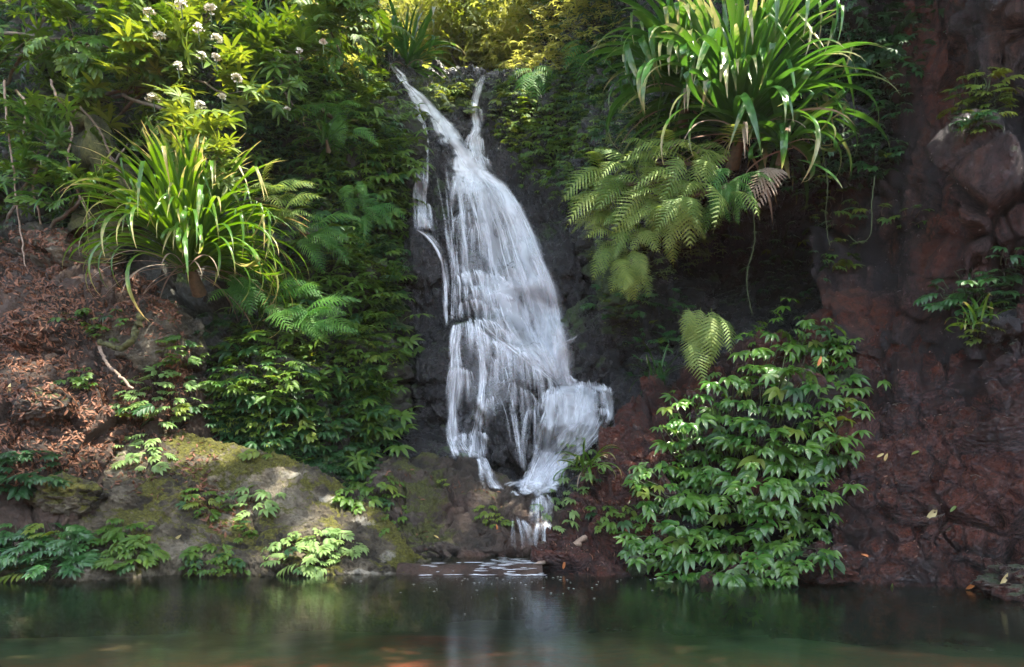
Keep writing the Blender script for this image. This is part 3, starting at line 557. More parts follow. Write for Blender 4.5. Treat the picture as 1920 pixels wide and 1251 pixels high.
def cascade(parent, spots):
    """spots: (x0, y0, x1, y1, drop, sideways, n, density): water breaking over a ledge from (x0,y0) to (x1,y1), brightest at the edge and fading below"""
    it = []
    for (x0, y0, x1, y1, h, sx_, n, dn) in spots:
        for k in range(n):
            u = random.random(); a = np.array([x0 + (x1 - x0) * u, y0 + (y1 - y0) * u + random.gauss(0, 1.5) - 4 * math.sin(u * 3.14)]); hh = h * random.uniform(.35, 1.15); sd = sx_ * random.uniform(.3, 1.2) + (u - .5) * .25 * h
            t = np.linspace(0, 1, 9); c = np.stack([a[0] + sd * (1.4 * t - .4 * t * t), a[1] - 2.5 * np.exp(-t * 9) + hh * (.35 * t + .65 * t * t)], 1); w0 = random.uniform(1.2, 6.5)
            it.append((c, w0 * (.6 + .6 * t), dn * random.uniform(.3, .9) * (1.15 / (1 + .1 * w0)) * np.minimum(1, t * 7 + .25) * (1 - t) ** .8, .12 + random.uniform(0, .05)))
    return ribbons('water_spray', it, parent)

mf = thing('waterfall', 'tall silky main waterfall sliding diagonally down the dark rock wall', 'waterfall', P(975, 560, 15.5))
def rel(o): # keep world-space vertices under an Empty that is not at the origin
    o.matrix_parent_inverse = Matrix.Translation(-Vector(o.parent.location)); return o
L1 = [(724, 116), (750, 150), (774, 190), (798, 222), (820, 272), (840, 325), (850, 372)]
R1 = [(738, 118), (770, 154), (800, 190), (846, 228), (880, 270), (910, 314), (936, 350)]
rel(water_sheet('upper_chute', L1, R1, mf, M['veil'], dens=1.1, dl=[.7, 1, 1, 1.1, 1.2, 1.1, .9], edge=1.2))
rel(water_sheet('upper_chute', [(732, 122), (762, 156), (796, 200), (830, 250), (862, 305), (890, 352)], [(740, 122), (774, 158), (826, 212), (870, 262), (902, 306), (930, 345)], mf, M['silk'], 0.12, dens=.9, edge=.9))
L2 = [(838, 320), (846, 370), (850, 430), (852, 490), (860, 540), (874, 585), (905, 620), (950, 650), (1000, 690), (1040, 722)]
R2 = [(912, 318), (954, 358), (988, 420), (1012, 480), (1036, 545), (1050, 610), (1060, 655), (1062, 690), (1066, 712), (1070, 728)]
rel(water_sheet('main_veil', L2, R2, mf, M['veil'], 0.08, 30, .68, dl=[.9, .8, .6, .6, .9, .9, .9, 1, 1, 1], edge=1.1, left_thin=.45))
rel(water_sheet('main_veil', L2, R2, mf, M['veil'], 0.15, 22, 0.5, left_thin=.3, smooth=8, dl=[.8, .7, .3, .35, 1, .9, .6, .8, 1, 1], edge=.9))
L3 = [(885, 312), (915, 352), (945, 415), (965, 480), (985, 545), (1000, 600), (1016, 650), (1034, 690), (1046, 722)]
R3 = [(914, 318), (956, 358), (992, 420), (1016, 480), (1042, 545), (1054, 605), (1062, 655), (1066, 700), (1072, 728)]
rel(water_sheet('bright_stream', L3, R3, mf, M['silk'], 0.2, 14, 1.1, smooth=10, dl=[1.3, 1.3, .9, .7, .7, .8, 1.0, 1.3, 1], edge=.9))
rel(water_sheet('bright_stream', L3, R3, mf, M['veil'], 0.27, 14, .9, smooth=12, dl=[1.0, 1.0, .9, .6, .5, .6, 1.0, 1.0, .8], edge=.8))
rel(strands('water_thread', L2, R2, mf, 120, bias=0.6))
rel(strands('water_thread', L3, R3, mf, 60, w=(3, 9), dens=(.4, .8), lift=0.22, part=(.3, .8)))
rel(cascade(mf, [(850, 345, 880, 335, 60, -4, 10, .7), (870, 352, 905, 345, 70, 0, 14, .7), (855, 408, 880, 400, 70, -3, 12, .6), (880, 430, 915, 420, 80, 3, 14, .5), (858, 518, 900, 508, 34, 10, 22, 1), (895, 512, 950, 528, 42, 12, 26, .9), (865, 545, 915, 538, 30, 8, 20, .9),
     (905, 545, 965, 562, 44, 14, 26, .9), (860, 572, 905, 564, 30, 4, 20, .8), (900, 572, 950, 590, 46, 16, 24, .8), (945, 575, 990, 610, 50, 14, 20, .7), (880, 600, 930, 606, 44, 14, 20, .8), (930, 615, 975, 640, 46, 18, 20, .7), (905, 640, 950, 650, 50, 20, 16, .7), (960, 650, 1000, 680, 40, 16, 18, .8), (1050, 660, 1085, 632, 22, -20, 8, .5)]))
rel(cascade(mf, [(1044, 690, 1075, 715, 26, 8, 30, .8), (880, 608, 1045, 722, 60, 6, 60, .5), (935, 430, 1000, 440, 90, 12, 16, .5), (955, 500, 1015, 520, 70, 12, 16, .4)]))
st = thing('waterfall', 'small twin-threaded side stream entering at upper right of the main fall', 'waterfall', P(895, 220, 18.6))
La = [(902, 140), (890, 170), (884, 210), (887, 235), (878, 262), (882, 290), (892, 318)]; Ra = [(911, 140), (904, 170), (900, 210), (903, 240), (900, 262), (905, 290), (920, 325)]
rel(water_sheet('stream_veil', La, Ra, st, M['veil'], 0.07, 8, .6, dl=[.3, .8, .9, 1, 1, 1, 1])); rel(strands('water_thread', La, Ra, st, 34, w=(1, 3))); rel(cascade(st, [(876, 258, 905, 262, 34, -2, 14, .8), (884, 205, 904, 208, 30, 0, 8, .6), (884, 292, 915, 300, 26, 6, 10, .7)]))
lt = thing('waterfall', 'thin dark left trickle beside the top of the main fall', 'waterfall', P(785, 320, 17))
Lb = [(768, 186), (772, 230), (776, 290), (776, 350), (776, 385), (776, 432)]; Rb = [(780, 190), (800, 240), (804, 300), (802, 350), (800, 385), (808, 430)]
rel(water_sheet('trickle_veil', Lb, Rb, lt, M['veil'], 0.06, 10, 0.4)); rel(strands('water_thread', Lb, Rb, lt, 44, w=(.8, 2.4), dens=(.2, .7), part=(.15, .5))); rel(cascade(lt, [(778, 383, 806, 385, 46, 0, 14, .6), (776, 240, 800, 246, 50, 0, 8, .5)]))
rel(strands('water_thread', [(776, 428), (800, 445), (822, 480), (832, 530), (834, 580), (836, 610)], [(780, 430), (808, 445), (830, 478), (840, 530), (842, 580), (844, 610)], lt, 16, w=(1.0, 2.4), part=(.3, .8), dens=(.4, .9)))
rel(strands('water_thread', [(812, 300), (826, 380), (836, 440), (845, 500), (846, 560), (846, 600)], [(842, 310), (852, 380), (856, 440), (862, 500), (866, 560), (870, 600)], lt, 44, w=(.7, 2.0), dens=(.2, .55), part=(.1, .4)))
lf = thing('waterfall', 'gauzy lower left veils running over the dark dome of rock', 'waterfall', P(880, 740, 14.3))
Lc = [(852, 618), (845, 660), (840, 705), (838, 770), (838, 820), (850, 858)]; Rc = [(870, 608), (862, 650), (868, 705), (862, 770), (866, 820), (884, 850)]
rel(water_sheet('left_veil', Lc, Rc, lf, M['veil'], 0.07, 12, 0.55, edge=.8)); rel(strands('water_thread', Lc, Rc, lf, 40, w=(1, 3.6), part=(.15, .45)))
Ld = [(876, 606), (892, 640), (900, 700), (896, 760), (884, 810), (868, 858)]; Rd = [(884, 606), (905, 650), (912, 700), (908, 760), (902, 810), (912, 860)]
rel(water_sheet('left_veil', Ld, Rd, lf, M['veil'], 0.07, 10, 0.6, edge=1)); rel(strands('water_thread', Ld, Rd, lf, 36, w=(1, 3), part=(.12, .4)))
rel(strands('water_thread', [(870, 600), (900, 640), (915, 690), (930, 740), (950, 790), (970, 880)], [(960, 640), (1000, 680), (1030, 730), (1030, 780), (1010, 830), (1000, 890)], lf, 40, w=(.7, 2.4), dens=(.15, .45), part=(.1, .35)))
rel(water_sheet('left_veil', [(850, 608), (850, 640), (855, 720), (850, 800), (848, 850)], [(965, 640), (1010, 700), (990, 740), (930, 790), (915, 860)], lf, M['veil'], 0.05, 24, 0.36, edge=.7))
rel(cascade(lf, [(850, 614, 884, 606, 60, 0, 26, .9), (884, 606, 905, 625, 60, 10, 14, .8), (842, 694, 884, 698, 60, -2, 26, .8), (915, 690, 960, 655, 80, 4, 14, .4), (895, 770, 930, 740, 60, -6, 12, .5), (850, 822, 884, 815, 40, 0, 18, .7), (880, 812, 915, 818, 46, 0, 16, .7), (930, 648, 1020, 700, 60, 12, 30, .45), (955, 716, 1000, 742, 90, 8, 16, .4), (990, 770, 1010, 778, 110, -2, 10, .5)]))
rf = thing('waterfall', 'wide white lower fall spilling off the flat ledge at right', 'waterfall', P(1070, 800, 13.6))
rel(water_sheet('ledge_pool', [(1046, 712), (1080, 716), (1115, 720), (1140, 722)], [(1050, 738), (1085, 738), (1118, 738), (1142, 736)], rf, M['silk'], 0.14, 8, .8, edge=1.2))
Le = [(1018, 734), (1014, 770), (1005, 810), (998, 850), (988, 885), (976, 918)]; Re = [(1142, 724), (1148, 765), (1142, 800), (1105, 840), (1058, 880), (1035, 922)]
rel(water_sheet('ledge_fall', Le, Re, rf, M['veil'], 0.1, 26, .55, smooth=5, edge=1.4))
rel(water_sheet('ledge_fall', [(1088, 722), (1084, 765), (1078, 810), (1045, 850), (1005, 890), (978, 918)], [(1122, 722), (1126, 765), (1124, 805), (1085, 845), (1045, 885), (1025, 922)], rf, M['silk'], 0.16, 14, .8, smooth=6, edge=.8))
rel(water_sheet('ledge_fall', [(1022, 738), (1018, 790), (1006, 840), (992, 880), (980, 918)], [(1050, 732), (1046, 790), (1038, 840), (1030, 880), (1028, 920)], rf, M['silk'], 0.14, 10, .75, smooth=6, edge=.8))
rel(water_sheet('ledge_fall', [(1130, 726), (1134, 750), (1138, 775), (1128, 800)], [(1144, 726), (1150, 750), (1152, 775), (1146, 800)], rf, M['veil'], 0.14, 6, .8, smooth=6, edge=.8))
rel(strands('water_thread', Le, Re, rf, 80, w=(1, 5), lift=.18, part=(.15, .5)))
rel(cascade(rf, [(1020, 737, 1056, 728, 60, -4, 26, .9), (1060, 720, 1085, 728, 26, 4, 14, .5), (1085, 722, 1126, 722, 60, 2, 34, .9), (1126, 724, 1144, 730, 40, 4, 12, .7), (1090, 765, 1140, 772, 34, -2, 20, .8), (1070, 800, 1140, 794, 44, -18, 34, .9), (1018, 800, 1044, 806, 60, -8, 14, .5), (1000, 848, 1060, 850, 60, -8, 30, .9), (982, 886, 1044, 880, 40, -2, 44, 1), (975, 905, 1040, 900, 24, 2, 40, .9)]))
ff = thing('waterfall', 'short foot cascade sliding round the low rocks into the upper pool', 'waterfall', P(1000, 950, 13))
rel(water_sheet('foot_cascade', [(895, 862), (903, 880), (912, 902), (916, 916)], [(912, 862), (924, 880), (936, 902), (946, 918)], ff, M['veil'], .07, 6, .9, edge=1))
rel(water_sheet('foot_cascade', [(982, 908), (1002, 930), (1014, 960), (1018, 1000), (1008, 1046)], [(1042, 900), (1040, 930), (1036, 965), (1034, 1005), (1026, 1046)], ff, M['veil'], .07, 8, .75, edge=1))
rel(cascade(ff, [(892, 864, 912, 862, 55, 16, 16, .8), (1000, 940, 1030, 930, 50, 0, 14, .6), (1008, 985, 1034, 985, 55, -4, 16, .6), (960, 975, 990, 985, 60, 16, 12, .4)]))
fo = thing('foam_patch', 'churned white water where the wide lower fall lands', 'foam', P(1005, 915, 13.4))
rel(ribbons('foam', [(np.stack([x0 + np.linspace(0, random.uniform(12, 40), 9), 905 + random.gauss(6, 7) + 3 * np.sin(np.linspace(0, 6, 9) + k)], 1), np.full(9, random.uniform(2, 7)), random.uniform(.2, .6) * np.sin(np.linspace(.05, 3.1, 9)), .12 + random.uniform(0, .1)) for k, x0 in enumerate([random.gauss(985, 18) for _ in range(46)])], fo))
fp = thing('foam_patch', 'thin white foam line along the far edge of the small upper pool', 'foam', P(960, 1046, 10.2))
V = []; Fc = []; D = []; U = []; b = 0
for k in range(26):
    x = random.uniform(-.35, .35); y = 10.0 + random.uniform(-.5, .2); ln = random.uniform(.1, .4)
    for s_ in range(5):
        for q in (-1, 0, 1): V.append((x + (s_ / 4 - .5) * ln, y + q * .02, .137 + .003 * (1 - abs(q)))); D.append((1 - abs(q)) * math.sin(math.pi * s_ / 4)); U.append((k, s_))
        if s_: o = b + (s_ - 1) * 3; Fc += [(o, o + 1, o + 4, o + 3), (o + 1, o + 2, o + 5, o + 4)]
    b += 15
rel(link('foam', mesh_np('foam', V, Fc, [M['silk']], True, U, {'dens': D}), fp))['kind'] = 'stuff'
# low sill where the upper pool runs over into the big one
sx = np.linspace(-1.6, 0.42, 90); V = []; 
prof = [(9.62, 0.05), (9.56, 0.122), (9.47, 0.128), (9.42, 0.09), (9.36, 0.04), (9.31, 0.0), (9.22, -0.2)]
for y, z in prof:
    for x in sx: V.append((x, y + 0.05 * math.sin(x * 3) + 0.03 * math.sin(x * 11), z + 0.012 * math.sin(x * 9 + y * 20)))
nS = len(sx); i = np.arange(len(V)).reshape(len(prof), nS); Fc = np.stack([i[:-1, :-1], i[:-1, 1:], i[1:, 1:], i[1:, :-1]], -1).reshape(-1, 4)
sill = link('rock_sill', mesh_np('rock_sill', V, Fc, [M['mid_rock']], attr={'moss': np.full(len(V), -.3), 'red': np.full(len(V), .25)})); tag(sill, 'low reddish rock sill the upper pool runs over', 'rock sill')
ft = thing('water_ripple', 'white ripple where the small pool spills over the sill', 'ripple', (-0.3, 9.32, 0.01))
V = []; Fc = []; D = []; U = []; b = 0
for k in range(60):
    x = random.gauss(-0.35, 0.42); x = max(-1.2, min(0.4, x)); y = 9.36 + random.uniform(-0.16, 0.1); ln = random.uniform(.05, .32); w = random.uniform(.006, .02); z = 0.012 if y < 9.31 else 0.012 + (y - 9.3) * 0.9
    for s_ in range(5):
        t = s_ / 4
        for q in (-1, 0, 1): V.append((x + (t - .5) * ln, y + q * w, z + (0.006 if q == 0 else 0))); D.append((1.2 if q == 0 else 0) * math.sin(math.pi * t)); U.append((k + q * .1, t))
        if s_: o = b + (s_ - 1) * 3; Fc += [(o, o + 1, o + 4, o + 3), (o + 1, o + 2, o + 5, o + 4)]
    b += 15
o = rel(link('foam', mesh_np('foam', V, Fc, [M['silk']], True, U, {'dens': D}), ft)); o['kind'] = 'stuff'

V = []; Fc = []
for k in range(60):
    x = random.gauss(-.1, 1.1); y = 9.2 - abs(random.gauss(0, .9)); r = random.uniform(.004, .013); b = len(V); V += [(x - r * 1.8, y, .006), (x, y - r, .009), (x + r * 1.8, y, .006), (x, y + r, .009)]; Fc.append((b, b + 1, b + 2, b + 3))
link('foam_specks', mesh_np('foam_specks', V, Fc, [M['flower']]))['kind'] = 'stuff'

# ------------------------------------------------------------------ leaf shapes (all grow along +Y, face +Z)
def leaflet(mb, o, d, up, L, Wd, droop=0.3, fold=0.18, rows=6, tipf=0.9, curl=0):
    o = Vector(o); d = Vector(d).normalized(); up = (Vector(up) - d * Vector(up).dot(d)).normalized(); s = d.cross(up)
    V = []; U = []
    for i in range(rows + 1):
        t = i / rows; w = Wd * 0.5 * (math.sin(math.pi * min(1, t ** tipf)) ** 0.8 if 0 < t < 1 else 0.02) 
        c = o + d * (L * t * (1 - 0.25 * droop * t)) - up * (droop * L * t * t * 0.8)
        for k in (-1, 0, 1):
            V.append(tuple(c + s * (k * w) + up * (abs(k) * w * fold * 2 + curl * k * w * t))); U.append((k * 1.0, t))
    Fc = [(i * 3 + k, i * 3 + k + 1, i * 3 + k + 4, i * 3 + k + 3) for i in range(rows) for k in (0, 1)]
    mb.add(V, Fc, U)
def palm_leaf(mat, n=7, L=1.0, Wd=0.3, spread=2.2, droop=0.45, seed=0, rows=6, petiole=0.35):
    random.seed(seed); mb = MB()
    for k in range(n):
        a = (k / (n - 1) - 0.5) * spread + random.uniform(-.1, .1); l = L * (1 - 0.35 * abs(k / (n - 1) - .5) * 2) * random.uniform(.85, 1.08)
        base = (0, petiole * 0.6 + (0.12 * L if abs(a) < .8 else 0) * random.random(), 0.06 * random.random())
        leaflet(mb, base, (math.sin(a), math.cos(a), 0.15 + random.uniform(-.12, .12)), (0, 0, 1), l, Wd * random.uniform(.85, 1.1), droop * random.uniform(.6, 1.4), rows=rows)
    mb.tube([(0, -petiole * .4, -.06), (0, petiole * .3, -.01), (0, petiole * .62, 0.0)], 0.016 * L, 0.01 * L, 3)
    return mb.mesh('leaf', [mat])
def pinn_leaf(mat, n=5, L=1.0, Wd=0.22, droop=0.3, seed=0, rows=4):
    """a shoot with leaves in two ranks that droop to both sides"""
    random.seed(seed); mb = MB(); pts = []
    for k in range(n + 1):
        t = k / n; pts.append((0.04 * math.sin(t * 3 + seed), t * L * .75, 0.12 * L * math.sin(t * 2.2) - 0.1 * L * t * t))
    mb.tube(pts, 0.014 * L, 0.006 * L, 3)
    for k in range(1, n + 1):
        for s_ in (-1, 1):
            a = s_ * (1.15 - 0.5 * k / n) + random.uniform(-.12, .12); l = L * (0.52 - 0.1 * abs(k / n - .55)) * random.uniform(.85, 1.1)
            leaflet(mb, pts[k], (math.sin(a), math.cos(a), 0.05), (0, 0, 1), l, Wd * L * random.uniform(.8, 1.1), droop * random.uniform(.6, 1.5), rows=rows)
    leaflet(mb, pts[-1], (0, 1, 0), (0, 0, 1), L * .45, Wd * L, droop, rows=rows)
    return mb.mesh('leaf', [mat])
def frond_mesh(mat, seed, npin=15, curve=0.45, width=0.27, dens=9):
    random.seed(seed); mb = MB(); pts = []; n = 24
    for i in range(n + 1):
        t = i / n; pts.append(Vector((0.05 * math.sin(t * 2.5 + seed), t * (1 - .15 * curve * t), 0.16 * math.sin(t * math.pi * .9) - curve * t ** 2.2 * .55)))
    mb.tube(pts, 0.007, 0.002, 3)
    for k in range(npin):
        t = 0.1 + 0.88 * k / (npin - 1); x = t * n; i = min(n - 1, int(x)); p = pts[i].lerp(pts[i + 1], x - i); d = (pts[i + 1] - pts[i]).normalized()
        ln = width * (math.sin(math.pi * min(1, (t * .95 + .12)) ** 0.9) ** .8) * random.uniform(.9, 1.08)
        for s_ in (-1, 1):
            ang = 1.15 - 0.35 * t; dr = random.uniform(.15, .4)
            pd = Vector((s_ * math.sin(ang), math.cos(ang) * d.y, math.cos(ang) * d.z)).normalized()
            q = [p + pd * (ln * j / 8) - Vector((0, 0, 1)) * dr * ln * (j / 8) ** 2 for j in range(9)]
            # one pinna: a blade with toothed edges, narrowing to its tip
            mm = 9; V = []; U = []
            for j in range(mm + 1):
                u = j / mm; jj = u * 8; a_ = min(7, int(jj)); c = q[a_].lerp(q[a_ + 1], jj - a_); pdir = (q[a_ + 1] - q[a_]).normalized(); sd = pdir.cross(Vector((0, 0, 1))).normalized()
                w2 = 0.019 * (width / .27) * (1 - u) ** .7 * (1.25 if j % 2 else .62) + .001
                for e in (-1, 0, 1): V.append(tuple(c + sd * e * w2 + pdir * (.006 if e else 0) - Vector((0, 0, abs(e) * w2 * .3)))); U.append((e * .3, .4))
            mb.add(V, [(j * 3 + k2, j * 3 + k2 + 1, j * 3 + k2 + 4, j * 3 + k2 + 3) for j in range(mm) for k2 in (0, 1)], U)
    return mb.mesh('frond', [mat])
def strap_mesh(mat, seed, el, bend, wd=0.035, kink=None, rows=18):
    """el: launch angle above the horizon, bend: total turn downward along the leaf"""
    random.seed(seed); p = Vector((0, 0, 0)); V = []; U = []; ang = el; tw = random.uniform(-.6, .6); kk = kink
    for i in range(rows + 1):
        t = i / rows; w = wd * .5 * min(1, (0.45 + 2.2 * t)) * min(1, (1 - t) * 4.0 + 0.03) ; d = Vector((0, math.cos(ang), math.sin(ang))); nn = Vector((0, -math.sin(ang), math.cos(ang)))
        r_ = tw * t; s = Vector((1, 0, 0)) * math.cos(r_) + nn * math.sin(r_); n2 = nn * math.cos(r_) - Vector((1, 0, 0)) * math.sin(r_)
        for k in (-1, 0, 1): V.append(tuple(p + s * k * w + n2 * abs(k) * w * .45)); U.append((k * .3, t))
        p = p + d * (1 / rows); ang -= bend / rows * (0.25 + 1.5 * t)
        if kk and t > kk: ang -= 1.7; kk = None
    Fc = [(i * 3 + k, i * 3 + k + 1, i * 3 + k + 4, i * 3 + k + 3) for i in range(rows) for k in (0, 1)]
    return mesh_np('leaf', V, Fc, [mat], True, U)
def frame(o, y, z, s, sx=1.0):
    y = Vector(y).normalized(); z = Vector(z); z = (z - y * z.dot(y)); z = z.normalized() if z.length > 1e-4 else y.orthogonal().normalized(); x = y.cross(z)
    m = Matrix(((x.x * s * sx, y.x * s, z.x * s, o[0]), (x.y * s * sx, y.y * s, z.y * s, o[1]), (x.z * s * sx, y.z * s, z.z * s, o[2]), (0, 0, 0, 1)))
    return m
LEAVES = {}
for key, kind in (('bush', 0), ('mid', 0), ('pale', 0), ('dark', 0), ('teal', 0), ('lime', 0)):
    LEAVES[key] = [palm_leaf(LM[key], 5 + s % 3, 1.1, 0.33, 2.6 + .25 * s, 0.5 + .14 * (s % 3), 900 + s) for s in range(4)] + [pinn_leaf(LM[key], 3 + s % 2, 1.25, 0.26, 0.5, 950 + s) for s in range(2)]
    LEAVES[key + '_pin'] = [pinn_leaf(LM[key], 5 + s % 3, 1.3, 0.19, 0.3 + .1 * s, 970 + s) for s in range(4)] + [palm_leaf(LM[key], 6, 1.0, 0.26, 2.6, 0.35, 990)]
    LEAVES[key + '_lance'] = [palm_leaf(LM[key], 8, 1.0, 0.2, 5.2, 0.25, 1010 + s) for s in range(4)]
random.seed(21)
def poly_in(poly, x, y):
    c = False; j = len(poly) - 1
    for i in range(len(poly)):
        xi, yi = poly[i]; xj, yj = poly[j]
        if (yi > y) != (yj > y) and x < (xj - xi) * (y - yi) / (yj - yi) + xi: c = not c
        j = i
    return c
def bush(name, label, region, n, size, mat='mid', bulge=0.35, cat='plant', group=None, pin=False, out=0.0, stems=True, down=0.25, base=None, kind_leaf=None, minz=0.05):
    """region: (cx,cy,rx,ry) ellipse or a polygon, in the photo; the leaves stand off the rock found behind it"""
    if isinstance(region[0], (tuple, list)):
        xs = [p[0] for p in region]; ys = [p[1] for p in region]; cx, cy, rx, ry = (min(xs) + max(xs)) / 2, (min(ys) + max(ys)) / 2, (max(xs) - min(xs)) / 2, (max(ys) - min(ys)) / 2; inside = lambda x, y: poly_in(region, x, y)
    else:
        cx, cy, rx, ry = region; inside = lambda x, y: ((x - cx) / rx) ** 2 + ((y - cy) / ry) ** 2 < 1
    bp = hit(*(base or (cx, cy + ry * 0.6)))[0] if base is None or len(base) == 2 else P(*base)
    root = thing(name, label, cat, bp, group)
    meshes = LEAVES[kind_leaf or (mat + ('_pin' if pin else ''))]
    pts = []; tries = 0; md = math.sqrt(math.pi * rx * ry / n) * 0.72
    while len(pts) < n and tries < n * 60:
        tries += 1; x = random.uniform(cx - rx, cx + rx); y = random.uniform(cy - ry, cy + ry)
        if name == 'leafy_bush': y = round(y / 36) * 36 + 9 * math.sin(x / 37) + random.gauss(0, 4)
        if not inside(x, y): continue
        if tries < n * 40 and any((x - a) ** 2 + (y - b) ** 2 < md * md for a, b in pts): continue
        pts.append((x, y))
    sb = MB()
    h0 = bp.y
    for x, y in pts:
        h, nn = hit(x, y); Y = min(h.y, h0 + 1.2)
        rr = min(1, math.hypot((x - cx) / rx, (y - cy) / ry)); Y = Y - out - bulge * (1 - rr * rr) * random.uniform(.35, 1.0) - 0.04
        p = P(x, y, Y)
        if p.z < minz: p.z = minz
        a = random.gauss(0, 1.0) + 0.9 * (x - cx) / rx
        d = Vector((math.sin(a), -math.cos(a), random.uniform(-.15, .3) - down)); up = Vector((random.gauss(0, .25), -0.45 + random.gauss(0, .2), 1))
        s = size * random.uniform(.6, 1.3) * 0.6
        qr = random.random(); link('leaf', random.choice(LEAVES[('lime' if qr < .5 else 'dark') + ('_pin' if pin else '')]) if abs(qr - .5) > .44 and mat != 'dark' else random.choice(meshes), root, Matrix.Translation(-Vector(root.location)) @ frame(p, d, up, s))
        if stems:
            q = h.lerp(bp, 0.25) + Vector((0, .03, -.04)); e = p - d.normalized() * s * .1
            mid = q.lerp(e, .55) + Vector((random.gauss(0, .03), 0, -.03 + random.gauss(0, .03)))
            sb.tube([q - bp, mid - bp, e - bp], 0.011, 0.006, 3)
    if stems and pts: link('stem', sb.mesh('stem', [M['gstem'] if mat in ('bush', 'teal', 'lime') else M['stem']]), root)['kind'] = 'stuff'
    return root
def strap_clump(name, label, px, py, Y, length, n, mat, wd=0.035, el=(0.3, 1.45), az=(0, 6.28), bend=(0.9, 2.4), hang=0, kinks=0.15, cat='plant', lenvar=.25, crown=True):
    root = thing(name, label, cat, P(px, py, Y)); var = []
    for v in range(10):
        e = el[0] + (el[1] - el[0]) * v / 9; b = bend[1] + (bend[0] - bend[1]) * v / 9
        var.append((e, strap_mesh(LM[mat], 40 + v, e, b, wd, kink=(0.62 + .02 * v if v % 4 == 1 else None))))
    vk = [strap_mesh(LM[mat], 70 + v, el[0] + (el[1] - el[0]) * random.random(), bend[0], wd * 1.15, kink=.5 + .1 * v) for v in range(3)]
    random.seed(int(px))
    for k in range(n):
        a = random.uniform(*az); v = random.choice(var)[1] if random.random() > kinks else random.choice(vk); s = length * random.uniform(1 - lenvar, 1 + lenvar * .5)
        o = link('leaf', v, root); o.rotation_euler = (random.gauss(0, .12), random.gauss(0, .12), a); o.scale = (s * random.uniform(.85, 1.2), s, s)
        o.location = (random.gauss(0, .07), random.gauss(0, .07), random.gauss(0, .05))
    for k in range(hang):
        v = strap_mesh(LM['dead'], 100 + k, random.uniform(-.4, .3), 1.3, wd * .7) if k < 6 else v
        o = link('dead_leaf', v, root); o.rotation_euler = (0, 0, random.uniform(0, 6.28)); s = length * random.uniform(.45, .8); o.scale = (s, s, s)
        o.location = (random.gauss(0, .12), random.gauss(0, .1), -.05)
    if crown:
        mb = MB(); q = length / 2.4; mb.tube([(0, .45 * q, -.35 * q), (0, .2 * q, -.12 * q), (0, 0, .06 * q)], .12 * q, .07 * q, 9, .15); link('root_crown', mb.mesh('root_crown', [M['stem']]), root)
    return root
FR = {'fern': [frond_mesh(LM['fern'], s, 15, .35 + .12 * s) for s in range(3)], 'fern2': [frond_mesh(LM['fern2'], s + 5, 15, .35 + .12 * s) for s in range(3)], 'dead': [frond_mesh(LM['dead'], 9, 15, .6, .3, 8)]}
def fern(name, label, base, fronds, mat='fern', cat='fern', auto=None, jit=12):
    """base (px,py,Y); fronds: list of (tip px, tip py, tip Y)"""
    b = P(*base); root = thing(name, label, cat, b)
    fr = list(fronds)
    for (tx, ty, tY) in fr:
        o0 = Vector((random.gauss(0, .06), random.gauss(0, .05), random.gauss(0, .05))); d = P(tx, ty, tY) - b - o0; L = d.length * 1.06
        up = Vector((random.gauss(0, .15), -0.75, .9)); d2 = d + Vector((0, 0, .13 * L))
        link('frond', random.choice(FR[mat]), root, frame(o0, d2, up, L))
    mb = MB(); mb.tube([(0, .2, -.15), (0, 0, .03)], .05, .03, 6, .1); link('root_crown', mb.mesh('root_crown', [M['stem']]), root)
    return root

